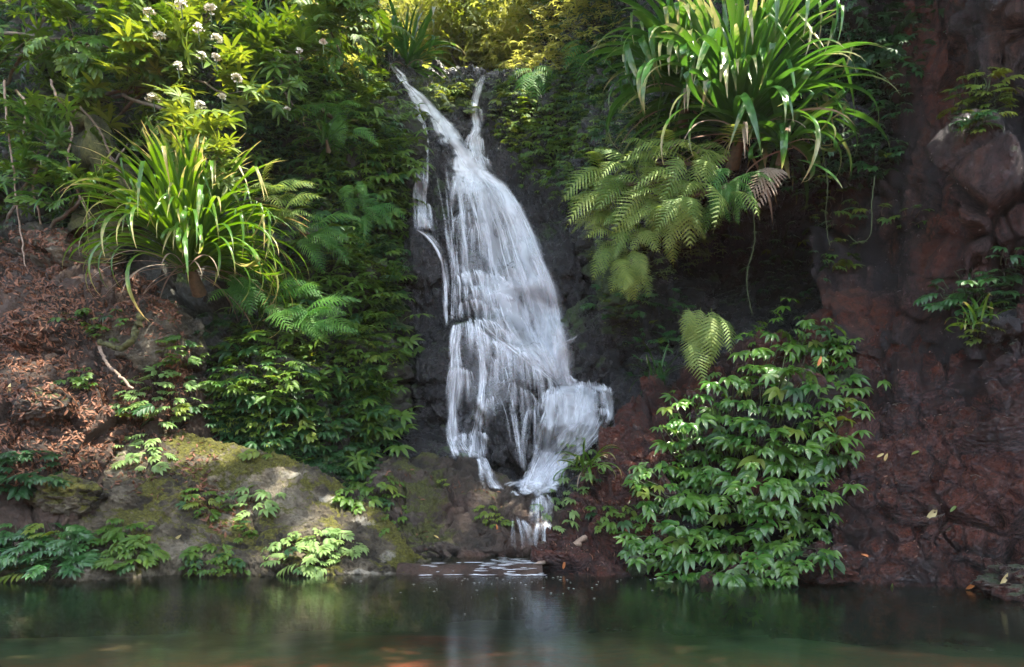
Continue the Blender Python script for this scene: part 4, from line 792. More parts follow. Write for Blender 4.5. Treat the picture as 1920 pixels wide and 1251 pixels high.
# ------------------------------------------------------------------ named plants
BB = [(1425, 640), (1470, 612), (1530, 605), (1572, 640), (1590, 690), (1600, 760), (1590, 840), (1550, 880), (1560, 960), (1550, 1030), (1480, 1085), (1380, 1098), (1280, 1095), (1190, 1060), (1185, 1010), (1230, 960), (1180, 920), (1190, 890), (1260, 850), (1230, 800), (1260, 740), (1320, 725), (1385, 690)]
bush('leafy_bush', 'big glossy bright green bush covering the red rock bank down to the water', BB, 300, 0.41, 'bush', 0.6, 'bush', out=0.1, down=.45)
PL = [
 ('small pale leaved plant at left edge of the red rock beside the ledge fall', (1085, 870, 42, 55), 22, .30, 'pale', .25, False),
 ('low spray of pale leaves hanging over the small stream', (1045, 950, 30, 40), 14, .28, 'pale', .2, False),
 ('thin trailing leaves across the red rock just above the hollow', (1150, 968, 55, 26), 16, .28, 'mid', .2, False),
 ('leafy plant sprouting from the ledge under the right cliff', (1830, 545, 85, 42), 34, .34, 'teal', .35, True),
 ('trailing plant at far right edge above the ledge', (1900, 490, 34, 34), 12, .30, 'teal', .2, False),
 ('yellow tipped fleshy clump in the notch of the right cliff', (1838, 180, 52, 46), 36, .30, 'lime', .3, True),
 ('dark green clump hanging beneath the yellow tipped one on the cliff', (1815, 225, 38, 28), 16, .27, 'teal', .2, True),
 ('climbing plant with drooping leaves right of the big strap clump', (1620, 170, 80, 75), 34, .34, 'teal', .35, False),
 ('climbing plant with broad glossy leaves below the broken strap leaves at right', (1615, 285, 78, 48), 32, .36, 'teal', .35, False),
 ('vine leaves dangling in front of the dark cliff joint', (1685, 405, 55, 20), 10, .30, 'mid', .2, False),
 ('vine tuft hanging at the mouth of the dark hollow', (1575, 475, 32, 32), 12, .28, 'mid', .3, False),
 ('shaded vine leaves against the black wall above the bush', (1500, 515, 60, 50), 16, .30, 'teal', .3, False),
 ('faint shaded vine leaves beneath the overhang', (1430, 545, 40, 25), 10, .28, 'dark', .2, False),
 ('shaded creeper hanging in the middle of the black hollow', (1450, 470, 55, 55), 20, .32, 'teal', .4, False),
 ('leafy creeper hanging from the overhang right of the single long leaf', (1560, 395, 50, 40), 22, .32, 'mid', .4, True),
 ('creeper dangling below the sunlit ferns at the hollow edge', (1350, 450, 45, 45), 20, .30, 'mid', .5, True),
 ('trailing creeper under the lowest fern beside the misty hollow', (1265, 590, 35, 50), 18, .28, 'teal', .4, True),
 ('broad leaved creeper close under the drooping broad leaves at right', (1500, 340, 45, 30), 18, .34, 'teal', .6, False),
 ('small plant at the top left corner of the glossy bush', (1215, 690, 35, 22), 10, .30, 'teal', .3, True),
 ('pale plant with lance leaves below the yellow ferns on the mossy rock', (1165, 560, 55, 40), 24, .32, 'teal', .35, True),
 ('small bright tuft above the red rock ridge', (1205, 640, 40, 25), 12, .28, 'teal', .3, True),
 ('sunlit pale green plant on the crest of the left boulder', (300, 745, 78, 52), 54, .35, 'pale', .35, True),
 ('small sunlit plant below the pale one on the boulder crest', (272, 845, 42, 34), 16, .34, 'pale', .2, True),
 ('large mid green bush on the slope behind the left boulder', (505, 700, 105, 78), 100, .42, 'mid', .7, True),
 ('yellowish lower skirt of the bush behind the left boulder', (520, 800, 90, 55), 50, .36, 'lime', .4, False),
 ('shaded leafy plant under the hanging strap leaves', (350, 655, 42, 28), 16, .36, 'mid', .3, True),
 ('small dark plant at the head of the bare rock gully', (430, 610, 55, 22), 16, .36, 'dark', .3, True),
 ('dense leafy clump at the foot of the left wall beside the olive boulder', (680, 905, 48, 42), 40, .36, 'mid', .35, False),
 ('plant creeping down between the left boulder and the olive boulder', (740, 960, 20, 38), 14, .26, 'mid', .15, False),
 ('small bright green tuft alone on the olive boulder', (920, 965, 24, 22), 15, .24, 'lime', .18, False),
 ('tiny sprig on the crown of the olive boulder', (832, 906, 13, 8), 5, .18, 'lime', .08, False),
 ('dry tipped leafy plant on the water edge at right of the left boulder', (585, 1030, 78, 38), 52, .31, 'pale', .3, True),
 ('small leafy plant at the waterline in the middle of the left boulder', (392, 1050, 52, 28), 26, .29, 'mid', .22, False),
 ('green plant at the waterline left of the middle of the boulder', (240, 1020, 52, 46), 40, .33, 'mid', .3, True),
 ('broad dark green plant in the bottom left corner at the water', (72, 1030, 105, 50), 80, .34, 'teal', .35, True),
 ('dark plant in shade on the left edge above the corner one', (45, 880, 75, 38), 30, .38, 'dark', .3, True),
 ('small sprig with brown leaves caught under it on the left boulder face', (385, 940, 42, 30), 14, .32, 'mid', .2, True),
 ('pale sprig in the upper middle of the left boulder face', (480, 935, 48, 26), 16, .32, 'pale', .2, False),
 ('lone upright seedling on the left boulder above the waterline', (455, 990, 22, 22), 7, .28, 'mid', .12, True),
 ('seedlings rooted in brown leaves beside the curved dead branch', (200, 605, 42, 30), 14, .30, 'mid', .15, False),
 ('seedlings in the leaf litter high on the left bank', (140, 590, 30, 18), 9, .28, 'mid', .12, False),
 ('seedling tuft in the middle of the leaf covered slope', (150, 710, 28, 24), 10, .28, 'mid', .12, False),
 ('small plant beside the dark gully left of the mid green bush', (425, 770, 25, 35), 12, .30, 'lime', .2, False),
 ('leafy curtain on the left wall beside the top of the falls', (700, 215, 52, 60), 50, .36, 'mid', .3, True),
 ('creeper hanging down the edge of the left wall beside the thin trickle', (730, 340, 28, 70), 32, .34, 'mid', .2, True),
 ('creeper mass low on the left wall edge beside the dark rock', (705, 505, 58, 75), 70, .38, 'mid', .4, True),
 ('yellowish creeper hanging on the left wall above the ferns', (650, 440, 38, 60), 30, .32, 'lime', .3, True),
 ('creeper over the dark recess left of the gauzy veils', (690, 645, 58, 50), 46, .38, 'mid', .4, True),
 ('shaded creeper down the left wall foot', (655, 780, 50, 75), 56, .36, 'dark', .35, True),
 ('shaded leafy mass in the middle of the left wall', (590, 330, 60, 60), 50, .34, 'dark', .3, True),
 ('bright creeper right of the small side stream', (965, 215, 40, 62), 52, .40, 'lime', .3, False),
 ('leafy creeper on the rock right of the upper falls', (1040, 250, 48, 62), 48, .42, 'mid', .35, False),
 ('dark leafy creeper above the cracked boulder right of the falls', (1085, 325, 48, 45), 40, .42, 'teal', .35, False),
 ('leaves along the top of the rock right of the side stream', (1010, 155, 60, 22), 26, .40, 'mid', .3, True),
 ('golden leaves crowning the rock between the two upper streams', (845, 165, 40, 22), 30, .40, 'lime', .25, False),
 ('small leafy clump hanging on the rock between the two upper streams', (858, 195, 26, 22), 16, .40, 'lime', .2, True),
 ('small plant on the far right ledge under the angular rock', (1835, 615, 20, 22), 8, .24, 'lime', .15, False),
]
for lab, reg, n, sz, mt, bu, pn in PL:
    sc = 1.0
    bush('leafy_plant', lab, reg, n, sz * sc, mt, bu, pin=pn)
# strap leaved clumps
strap_clump('strap_leaf_clump', 'big sunlit strap leaved clump arching over the left bank', 352, 500, 11.8, 2.4, 330, 'strap', .025, (0.45, 1.54), (2.0, 6.4), (0.8, 3.3), 16, .10)
strap_clump('strap_leaf_clump', 'tallest strap leaved clump with upright and broken leaves on the right overhang', 1390, 250, 10.6, 2.3, 270, 'straptop', .037, (0.35, 1.52), (0, 6.28), (0.5, 2.6), 14, .14)
strap_clump('strap_leaf_clump', 'arching strap leaved clump at the left end of the right overhang', 1290, 180, 11.0, 2.0, 90, 'straptop', .045, (0.35, 1.4), (0.4, 3.2), (1.4, 3.2), 8, .2)
strap_clump('strap_leaf_clump', 'broad leaved drooping clump hanging below the tall one on the right', 1470, 275, 10.2, 1.15, 38, 'straptop', .09, (0.2, 1.3), (0, 6.28), (1.8, 3.4), 3, .1)
strap_clump('strap_leaf_clump', 'spiky upright clump standing on the very top of the falls', 765, 128, 19.6, 2.0, 60, 'straptop', .05, (0.35, 1.5), (0, 6.28), (.5, 2.2), 3, .05)
strap_clump('strap_leaf_clump', 'small strap leaved tuft on the shaded left wall', 612, 265, 14.2, .95, 26, 'straptop', .05, (0.4, 1.4), (0, 6.28), (1, 2.4), 0, .05)
strap_clump('strap_leaf_clump', 'yellow green strap tuft drooping off the red rock edge', 1095, 880, 10.3, .62, 22, 'strap', .06, (0.1, 1.2), (1.5, 4.8), (1.6, 3.2), 2, .1)
strap_clump('strap_leaf_clump', 'small spiky tuft on the ledge beneath the right cliff', 1830, 605, 8.9, .42, 24, 'strap', .09, (0.2, 1.4), (0, 6.28), (.8, 2.0), 0, .05)
strap_clump('strap_leaf_clump', 'fine grassy tuft beside the mossy rock right of the falls', 1235, 720, 11.8, .8, 20, 'straptop', .03, (0.6, 1.45), (0, 6.28), (.8, 2), 0, 0, crown=False)
strap_clump('strap_leaf_clump', 'thin grass blades arching over the dark rock left of the falls', 735, 525, 14.4, .75, 9, 'straptop', .03, (0.5, 1.0), (3.6, 5.2), (1.6, 2.4), 0, 0, crown=False)
strap_clump('strap_leaf_clump', 'sparse strap blades low on the left bank edge in front of the trunk', 110, 400, 12.6, 1.2, 14, 'straptop', .04, (0.3, 1.1), (0, 6.28), (1.4, 2.6), 0, .1, crown=False)
lo = link('leaf', strap_mesh(LM['straptop'], 5, -0.9, 0.5, .055), None); lo.location = P(1495, 300, 10.0); lo.scale = (1.25,) * 3; lo.rotation_euler = (.35, .1, math.pi + .15); tag(lo, 'single long pale streaked strap leaf hanging straight down into the dark hollow', 'leaf'); lo.name = 'hanging_leaf'
# ferns
random.seed(33)
def fan(cx, cy, Y, n, x0, x1, y0, y1, dY=-.4): return [(random.uniform(x0, x1), random.uniform(y0, y1), Y + dY + random.uniform(-.3, .2)) for _ in range(n)]
def fern_mass(label, pts, n, L, mat, dx=(-1.1, .1), dy=(-.1, .9), Yo=0.0):
    """many arching fronds rooted along a line of rock; pts: (px, py, Y) of the crown line"""
    b = P(*pts[0]); root = thing('fern', label, 'fern', b)
    for k in range(n):
        u = random.random() * (len(pts) - 1); i = int(u); a = P(*pts[i]).lerp(P(*pts[i + 1]), u - i) + Vector((random.gauss(0, .1), random.gauss(0, .12) - Yo, random.gauss(0, .12)))
        d = Vector((random.uniform(*dx), random.uniform(-.75, .05), -random.uniform(*dy))).normalized(); l = L * random.uniform(.6, 1.15)
        link('frond', random.choice(FR[mat]), root, frame(a - b, d + Vector((0, 0, .25)), Vector((random.gauss(0, .25), -0.8, .8)), l))
    mb = MB(); mb.tube([P(*q) - b + Vector((0, .12, 0)) for q in pts], .05, .03, 6, .1); link('root_crown', mb.mesh('root_crown', [M['stem']]), root)
fern_mass('uppermost yellow green fern under the tall strap clump', [(1370, 290, 10.4), (1300, 300, 10.4), (1230, 300, 10.7)], 22, .92, 'fern')
fern_mass('large sunlit fern spreading left over the rock shoulder', [(1240, 340, 10.6), (1180, 340, 10.8), (1130, 345, 11.1)], 22, .92, 'fern')
fern_mass('middle fern with fronds hanging in a curtain', [(1340, 350, 10.2), (1270, 370, 10.3), (1210, 390, 10.6)], 22, .92, 'fern', (-.8, .3), (.2, 1.2))
fern_mass('green lower fern curtain above the mossy rock', [(1290, 410, 10.5), (1210, 430, 10.8), (1140, 450, 11.1)], 22, .75, 'fern', (-.9, .7), (.3, 1.5))
fern_mass('small yellow fern at the leftmost tip of the overhang', [(1160, 400, 11.0), (1130, 400, 11.1)], 18, .6, 'fern', (-1.1, -.2), (-.1, .7))
fern_mass('lowest thin fern fronds straggling down to the mossy rock', [(1200, 480, 10.8), (1160, 500, 11.0)], 18, .62, 'fern', (-.6, .4), (.5, 1.6))
fern_mass('fern reaching down right of the sunlit ferns', [(1390, 330, 10.1), (1340, 360, 10.2)], 16, .62, 'fern2', (-.5, .7), (.3, 1.2))
fern_mass('olive fern with fan of fronds hanging before the misty hollow', [(1305, 590, 10.7), (1330, 595, 10.7)], 13, .85, 'fern', (-.45, .45), (1.2, 2.6))
fern('dead_fern_frond', 'pale dead brown frond hanging below the broad leaved clump', (1465, 320, 10.2), [(1395, 375, 10.0), (1412, 385, 10.0)], 'dead')
fern_mass('green fern fanning out right over the left wall foot', [(500, 570, 12.4), (560, 590, 12.4), (600, 620, 12.4)], 26, 1.0, 'fern2', (.2, 1.2), (-.1, .6))
fern_mass('bright fern fronds reaching right from the sunlit strap clump', [(470, 370, 12.5), (520, 370, 12.6), (530, 420, 12.6)], 20, .85, 'fern', (.3, 1.2), (-.3, .5))
fern_mass('shaded fern hanging beneath the left strap clump', [(420, 520, 12.4), (470, 530, 12.5)], 16, .8, 'fern2', (-.2, .9), (.2, 1.2))
fern_mass('long shaded frond fern midway down the left wall', [(560, 430, 13.4), (610, 450, 13.4)], 14, .95, 'fern2', (.2, 1.1), (0, .8))
fern_mass('dim lacy fern high on the left wall', [(600, 200, 14.6), (650, 240, 14.8)], 16, .9, 'fern2', (-.5, 1.1), (0, .9))
fern_mass('lacy fern hanging beside the falls halfway down the left wall', [(670, 360, 14.6), (700, 400, 14.6)], 16, .8, 'fern2', (-.3, .9), (.2, 1.2))
fern('fern', 'fern high on the right of the side stream', (1000, 130, 18.3), [(980, 190, 17.9), (1030, 180, 17.9), (950, 160, 18), (1060, 160, 18), (1005, 195, 17.8)], 'fern2')
fern('fern', 'dim fern high on the hill right of the falls', (1110, 90, 17.3), [(1060, 130, 16.9), (1090, 160, 16.8), (1150, 150, 16.8), (1050, 90, 17)], 'fern2')

# ------------------------------------------------------------------ scattered foliage nobody could count
def scatter(name, template_mesh, pts, sizes, dirs, ups, mat, kindname=None):
    me = template_mesh; n = len(me.vertices); tv = np.empty(n * 3, np.float32); me.vertices.foreach_get('co', tv); tv = tv.reshape(-1, 3)
    nf = len(me.polygons); tf = np.empty(nf * 4, np.int32); me.loops.foreach_get('vertex_index', tf); tf = tf.reshape(-1, 4)
    tu = np.empty(nf * 8, np.float32); me.uv_layers[0].data.foreach_get('uv', tu)
    K = len(pts); Y = dirs / (np.linalg.norm(dirs, axis=1, keepdims=True) + 1e-9); Z = ups - Y * (ups * Y).sum(1, keepdims=True); Z /= np.linalg.norm(Z, axis=1, keepdims=True) + 1e-9; X = np.cross(Y, Z)
    V = pts[:, None, :] + sizes[:, None, None] * (tv[None, :, 0:1] * X[:, None, :] + tv[None, :, 1:2] * Y[:, None, :] + tv[None, :, 2:3] * Z[:, None, :])
    Fc = (tf[None] + (np.arange(K) * n)[:, None, None]).reshape(-1, 4)
    m2 = mesh_np(name, V.reshape(-1, 3), Fc, [mat], True)
    l = m2.uv_layers.new(name='UVMap'); l.data.foreach_set('uv', np.tile(tu, K))
    o = link(name, m2); o['kind'] = 'stuff'
    return o
def tpl(kind, seed=0):
    random.seed(seed); mb = MB()
    if kind == 'spray':
        for k in range(5):
            a = (k / 4 - .5) * 2.6; leaflet(mb, (0, .1, 0), (math.sin(a), math.cos(a), .1), (0, 0, 1), random.uniform(.75, 1), .26, .45, rows=3)
    elif kind == 'star':
        for k in range(6):
            a = k * 1.05 + random.uniform(-.2, .2); leaflet(mb, (0, 0, 0), (math.sin(a), math.cos(a), .3), (0, 0, 1), random.uniform(.7, 1), .2, .5, rows=3)
    elif kind == 'litter': leaflet(mb, (0, -.5, 0), (0, 1, .1), (0, 0, 1), 1, .3, random.uniform(.1, .5), fold=.35, rows=3)
    elif kind == 'tiny':
        for k in range(3):
            a = (k - 1) * 1.3; leaflet(mb, (0, 0, 0), (math.sin(a), math.cos(a), .2), (0, 0, 1), 1, .45, .3, rows=2)
    return mb.mesh(kind, [M['stem']])
def verts_in(keys, polys, n, seed, zmin=None):
    rng = np.random.default_rng(seed); out = []
    for k in keys:
        p, f = SURF[k]; tri = f[:, :3]; a = p[f[:, 0]]; b = p[f[:, 1]]; c = p[f[:, 2]]; d = p[f[:, 3]]; cen = (a + b + c + d) / 4
        X = cen[:, 0] / cen[:, 1] * F + HX; Z = HY - (cen[:, 2] - EYE) / cen[:, 1] * F; m = np.zeros(len(cen), bool)
        for poly in polys:
            inside = np.zeros(len(cen), bool); j = len(poly) - 1
            for i in range(len(poly)):
                xi, yi = poly[i]; xj, yj = poly[j]; cond = ((yi > Z) != (yj > Z)) & (X < (xj - xi) * (Z - yi) / (yj - yi + 1e-9) + xi); inside ^= cond; j = i
            m |= inside
        if zmin is not None: m &= cen[:, 2] > zmin
        nn = np.cross(b - a, d - a); ar = np.linalg.norm(nn, axis=1); nn = nn / (ar[:, None] + 1e-9); flip = (nn * (cen - np.array([0, 0, EYE]))).sum(1) > 0; nn[flip] *= -1
        idx = np.where(m)[0]; 
        if len(idx): out.append((cen[idx], nn[idx], ar[idx], (b - a)[idx], (d - a)[idx]))
    cen = np.concatenate([o[0] for o in out]); nn = np.concatenate([o[1] for o in out]); ar = np.concatenate([o[2] for o in out]); e1 = np.concatenate([o[3] for o in out]); e2 = np.concatenate([o[4] for o in out])
    i = rng.choice(len(cen), n, p=ar / ar.sum()); r = rng.uniform(-.5, .5, (n, 2))
    return cen[i] + e1[i] * r[:, :1] + e2[i] * r[:, 1:], nn[i], rng
def cover(name, keys, polys, n, size, kind, mat, seed, lift=(0.02, .3), clump=0.25, dn=0.3):
    p, nn, rng = verts_in(keys, polys, n, seed)
    k = fbm(p * 1.1, 3, seed); keep = k > -clump * 1.0 - .1 + rng.uniform(-.35, .35, n); p = p[keep]; nn = nn[keep]; k = k[keep]; m = len(p)
    p = p + nn * rng.uniform(*lift, (m, 1)) + nn * np.clip(k, 0, 1)[:, None] * .25
    a = rng.normal(0, 1.1, m); d = np.stack([np.sin(a), -np.cos(a), rng.uniform(-.5, .3, m) - dn], 1) + nn * .4; up = np.stack([rng.normal(0, .3, m), -.5 + rng.normal(0, .25, m), np.ones(m)], 1)
    return scatter(name, tpl(kind, seed), p, rng.uniform(.55, 1.25, m) * size, d, up, LM[mat])
WL = [(380, 0), (700, 0), (700, 110), (745, 220), (755, 330), (745, 450), (740, 600), (730, 760), (700, 880), (640, 900), (560, 870), (480, 830), (430, 700), (520, 560), (480, 400), (420, 200)]
TL = [(-100, -150), (700, -150), (700, 60), (560, 250), (480, 400), (300, 300), (260, 400), (220, 420), (100, 430), (-100, 450)]
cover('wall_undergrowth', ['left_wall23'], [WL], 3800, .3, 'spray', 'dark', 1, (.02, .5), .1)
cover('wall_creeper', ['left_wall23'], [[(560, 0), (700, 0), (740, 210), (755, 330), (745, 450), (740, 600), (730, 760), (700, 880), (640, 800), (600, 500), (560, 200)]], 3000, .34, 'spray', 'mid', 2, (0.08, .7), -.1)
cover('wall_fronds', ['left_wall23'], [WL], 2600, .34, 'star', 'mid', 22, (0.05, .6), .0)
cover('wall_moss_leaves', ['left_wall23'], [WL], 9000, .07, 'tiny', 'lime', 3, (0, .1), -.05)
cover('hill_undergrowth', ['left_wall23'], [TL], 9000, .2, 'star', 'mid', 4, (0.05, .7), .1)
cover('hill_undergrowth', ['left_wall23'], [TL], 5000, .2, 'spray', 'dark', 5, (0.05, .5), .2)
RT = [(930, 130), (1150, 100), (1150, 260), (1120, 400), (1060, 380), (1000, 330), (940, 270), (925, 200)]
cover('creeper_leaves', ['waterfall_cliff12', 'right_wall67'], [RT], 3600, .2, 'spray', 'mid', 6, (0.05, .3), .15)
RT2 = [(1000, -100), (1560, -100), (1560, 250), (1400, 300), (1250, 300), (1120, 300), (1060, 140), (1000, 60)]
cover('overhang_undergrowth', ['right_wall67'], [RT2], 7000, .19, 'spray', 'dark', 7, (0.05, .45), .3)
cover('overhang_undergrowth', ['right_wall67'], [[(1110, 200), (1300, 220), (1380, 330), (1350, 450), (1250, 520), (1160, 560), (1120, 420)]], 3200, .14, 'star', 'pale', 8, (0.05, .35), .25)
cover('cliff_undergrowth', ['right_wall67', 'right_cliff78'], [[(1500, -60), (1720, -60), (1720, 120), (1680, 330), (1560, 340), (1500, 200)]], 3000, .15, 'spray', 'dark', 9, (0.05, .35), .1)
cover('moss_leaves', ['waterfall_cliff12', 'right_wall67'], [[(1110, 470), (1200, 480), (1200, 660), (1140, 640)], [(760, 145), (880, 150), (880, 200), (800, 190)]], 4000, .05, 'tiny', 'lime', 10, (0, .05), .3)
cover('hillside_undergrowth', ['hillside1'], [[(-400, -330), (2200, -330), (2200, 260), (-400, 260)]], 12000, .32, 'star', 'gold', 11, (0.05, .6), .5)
cover('sun_glow_creeper', ['right_wall67', 'waterfall_cliff12'], [[(930, -60), (1150, -60), (1150, 120), (1000, 150), (930, 130)]], 2200, .26, 'star', 'gold', 32, (0.1, .6), .3)  # gold leaves extend the sunlit glow by their colour
cover('sun_glow_creeper', ['left_wall23'], [[(530, -60), (730, -60), (730, 130), (690, 170), (600, 150), (540, 90)]], 3000, .26, 'star', 'gold', 31, (0.1, .6), .3)
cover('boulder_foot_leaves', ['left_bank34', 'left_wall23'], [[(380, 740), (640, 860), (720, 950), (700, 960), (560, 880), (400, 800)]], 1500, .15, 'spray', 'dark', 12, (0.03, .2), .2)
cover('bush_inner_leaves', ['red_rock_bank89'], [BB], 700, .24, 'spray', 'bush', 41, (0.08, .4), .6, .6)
# brown leaf litter
def litter(name, keys, polys, n, size, seed, mat='litter', thr=-.2):
    p, nn, rng = verts_in(keys, polys, n, seed, 0.03)
    k = fbm(p * 1.4, 3, seed) + nn[:, 2] * .9; keep = k > thr + .35; p = p[keep]; nn = nn[keep]; m = len(p)
    p = p + nn * rng.uniform(0.005, .05, (m, 1)); d = rng.normal(0, 1, (m, 3)); d -= nn * (d * nn).sum(1, keepdims=True) * .8; up = nn + rng.normal(0, .35, (m, 3))
    return scatter(name, tpl('litter', seed), p, rng.uniform(.5, 1.3, m) * size, d, up, LM[mat])
BK = [(-100, 440), (150, 430), (330, 560), (360, 700), (340, 830), (250, 880), (100, 920), (-100, 940)]
litter('leaf_litter', ['left_bank34', 'boulder118', 'boulder117', 'boulder115', 'boulder116'], [BK], 48000, .092, 1, thr=-.45)
litter('leaf_litter', ['lichen_boulder45'], [[(100, 820), (330, 800), (420, 830), (420, 960), (240, 940), (100, 960)]], 2500, .11, 2, thr=.35)
litter('leaf_litter', ['lichen_boulder45'], [[(330, 900), (560, 940), (700, 1020), (640, 1060), (400, 1010)]], 1800, .10, 3, thr=.4)
litter('leaf_litter', ['mossy_boulder56'], [[(720, 880), (1000, 900), (1020, 1045), (760, 1045)]], 420, .10, 4, thr=.1)
litter('leaf_litter', ['red_rock_bank89'], [[(1040, 1000), (1160, 1020), (1150, 1070), (1000, 1072)], [(1100, 880), (1230, 860), (1200, 960), (1080, 960)]], 900, .08, 5, thr=.0)
litter('rock_debris', ['red_rock_bank89'], [[(1560, 620), (1920, 600), (1920, 1110), (1560, 1090)]], 600, .05, 6, thr=-.3)

# fallen leaves one can pick out
random.seed(5)
FL = [(1302 + 360, 860, 'small pale fallen leaf on the upper part of the wet red rock', .10, 'yleaf'), (1748, 965, 'long cream fallen leaf slanting on the wet red rock', .22, 'yleaf'), (1792, 952, 'yellow green fallen leaf right of the long cream one', .10, 'lime'),
      (1650, 855, 'tiny cream leaf upright on the red rock', .09, 'yleaf'), (1880, 1086, 'cream leaf near the water in the right corner', .13, 'yleaf'), (1822, 1097, 'orange leaf at the right waterline', .12, 'orange'),
      (1626, 1045, 'small orange leaf low on the red rock', .10, 'orange'), (1676, 1100, 'yellow green leaf at the foot of the red rock', .09, 'lime'), (1720, 850, 'green leaf high on the red rock', .10, 'lime'),
      (1536, 676, 'brown curled leaf caught on top of the glossy bush', .13, 'orange'), (333, 1007, 'small bright yellow leaf on the mossy face of the left boulder', .10, 'yleaf'), (815, 1007, 'pale leaf on the olive boulder', .08, 'yleaf'),
      (930, 990, 'orange leaf on the olive boulder below the bright tuft', .09, 'orange'), (1148, 368, 'orange leaf caught among the sunlit ferns', .16, 'orange'), (20, 730, 'yellow leaf on the brown litter at far left', .14, 'yleaf'), (1058, 1056, 'orange leaf on the rock beside the sill', .10, 'orange')]
for i, (x, y, lab, s, mt) in enumerate(FL):
    h, n = hit(x, y); mb = MB(); leaflet(mb, (0, -.5, 0), (0, 1, .08), (0, 0, 1), 1, .3, .25, fold=.2)
    if y < 700: h = P(x, y, h.y - (.75 if x > 1500 else 1.2 if x > 1100 else 0))
    o = link('fallen_leaf', mb.mesh('fallen_leaf', [LM[mt]])); a = random.uniform(-1.2, 1.2)
    o.matrix_local = frame(h + n * .03, Vector((math.sin(a), -.1, math.cos(a))), n + Vector((0, -.3, 0)), s * 1.3); tag(o, lab, 'leaf')

# ------------------------------------------------------------------ branches, trunks, vines
def woody(name, label, cat, pts, r0, r1, mat, twigs=0, leaves=None, lsize=.3, nl=0, group=None, sides=7, tw_len=.6):
    c = curve_pts([P(*p) for p in pts], len(pts) * 6); root = thing(name, label, cat, c[0], group)
    mb = MB(); mb.tube([p - c[0] + Vector((random.gauss(0, r0 * .35), random.gauss(0, r0 * .35), random.gauss(0, r0 * .35))) for p in c], r0, r1, sides, .12)
    link('trunk' if cat in ('tree', 'shrub') else 'stem', mb.mesh('trunk', [mat]), root)
    ends = []
    for k in range(twigs):
        i = random.randint(len(c) // 4, len(c) - 1); s = c[i]; d = Vector((random.gauss(0, 1), random.gauss(-.3, .6), random.gauss(.3, .7))).normalized() * tw_len * random.uniform(.5, 1.2); m_ = s + d * .5 + Vector((0, 0, .1 * tw_len)); e = s + d
        mb = MB(); mb.tube([s - c[0], m_ - c[0], e - c[0]], max(.01, r1 * .7), .006, 4); link('branch', mb.mesh('branch', [mat]), root); ends.append((m_, d)); ends.append((e, d))
    ends.append((c[-1], c[-1] - c[-3]))
    for k in range(nl):
        p, d = random.choice(ends); p = p + Vector((random.gauss(0, .12), random.gauss(0, .12), random.gauss(0, .1))) * (lsize / .3); dd = d.normalized() + Vector((random.gauss(0, .7), random.gauss(-.3, .5), random.gauss(0, .5)))
        link('leaf', random.choice(LEAVES[leaves]), root, Matrix.Translation(-c[0]) @ frame(p, dd, Vector((random.gauss(0, .4), -.5, 1)), lsize * random.uniform(.6, 1.1)))
    return root, ends
random.seed(77)
def flowers(items, Ybase):
    proto = None
    for (x, y, r, lab) in items:
        p = P(x, y, Ybase - random.uniform(0, .3)); t = thing('flower_head', lab, 'flower', p)
        n = int(26 * r)
        mb = MB()
        for k in range(n):
            a = random.uniform(0, 6.28); e = random.uniform(.1, 1.57); d = Vector((math.cos(a) * math.cos(e), math.sin(a) * math.cos(e), math.sin(e))); q = d * .09 * r * random.uniform(.7, 1.1)
            for j in range(4):
                b_ = j * 1.57 + a; leaflet(mb, q, Vector((math.cos(b_), math.sin(b_), .3)) + d * .4, d, .045, .036, .2, rows=2)
        link('blossom', mb.mesh('blossom', [M['flower']]), t); mb = MB(); mb.tube([(0, .05, -.16), (0, .02, -.08), (0, 0, .04)], .012, .008, 4); link('stem', mb.mesh('stem', [M['gstem']]), t)
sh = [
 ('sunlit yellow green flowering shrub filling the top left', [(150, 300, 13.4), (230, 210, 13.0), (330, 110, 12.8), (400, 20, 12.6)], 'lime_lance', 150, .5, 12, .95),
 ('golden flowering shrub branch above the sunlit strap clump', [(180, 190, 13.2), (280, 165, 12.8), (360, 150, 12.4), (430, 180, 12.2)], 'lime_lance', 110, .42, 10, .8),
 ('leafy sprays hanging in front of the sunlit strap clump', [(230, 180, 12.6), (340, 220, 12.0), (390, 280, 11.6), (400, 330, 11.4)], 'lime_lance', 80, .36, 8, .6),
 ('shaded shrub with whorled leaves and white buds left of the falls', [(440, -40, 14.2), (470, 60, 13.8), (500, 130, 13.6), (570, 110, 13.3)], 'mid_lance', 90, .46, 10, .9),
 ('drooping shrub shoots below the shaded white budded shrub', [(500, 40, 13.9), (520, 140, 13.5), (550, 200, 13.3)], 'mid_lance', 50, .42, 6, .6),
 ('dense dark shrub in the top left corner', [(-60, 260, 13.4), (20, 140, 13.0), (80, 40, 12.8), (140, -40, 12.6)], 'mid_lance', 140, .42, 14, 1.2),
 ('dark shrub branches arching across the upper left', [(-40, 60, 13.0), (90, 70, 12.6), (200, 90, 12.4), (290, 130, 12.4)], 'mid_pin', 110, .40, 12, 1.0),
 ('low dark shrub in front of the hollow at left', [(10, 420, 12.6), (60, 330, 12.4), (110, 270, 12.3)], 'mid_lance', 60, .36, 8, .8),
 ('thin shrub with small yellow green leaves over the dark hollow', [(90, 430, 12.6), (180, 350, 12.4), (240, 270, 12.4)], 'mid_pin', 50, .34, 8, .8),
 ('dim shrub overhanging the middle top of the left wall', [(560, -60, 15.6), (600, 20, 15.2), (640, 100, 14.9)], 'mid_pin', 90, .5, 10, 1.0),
 ('dark shrub behind the tall strap clump on the right', [(1560, -60, 11.6), (1580, 40, 11.3), (1600, 100, 11.1)], 'dark_pin', 60, .4, 8, .8),
]
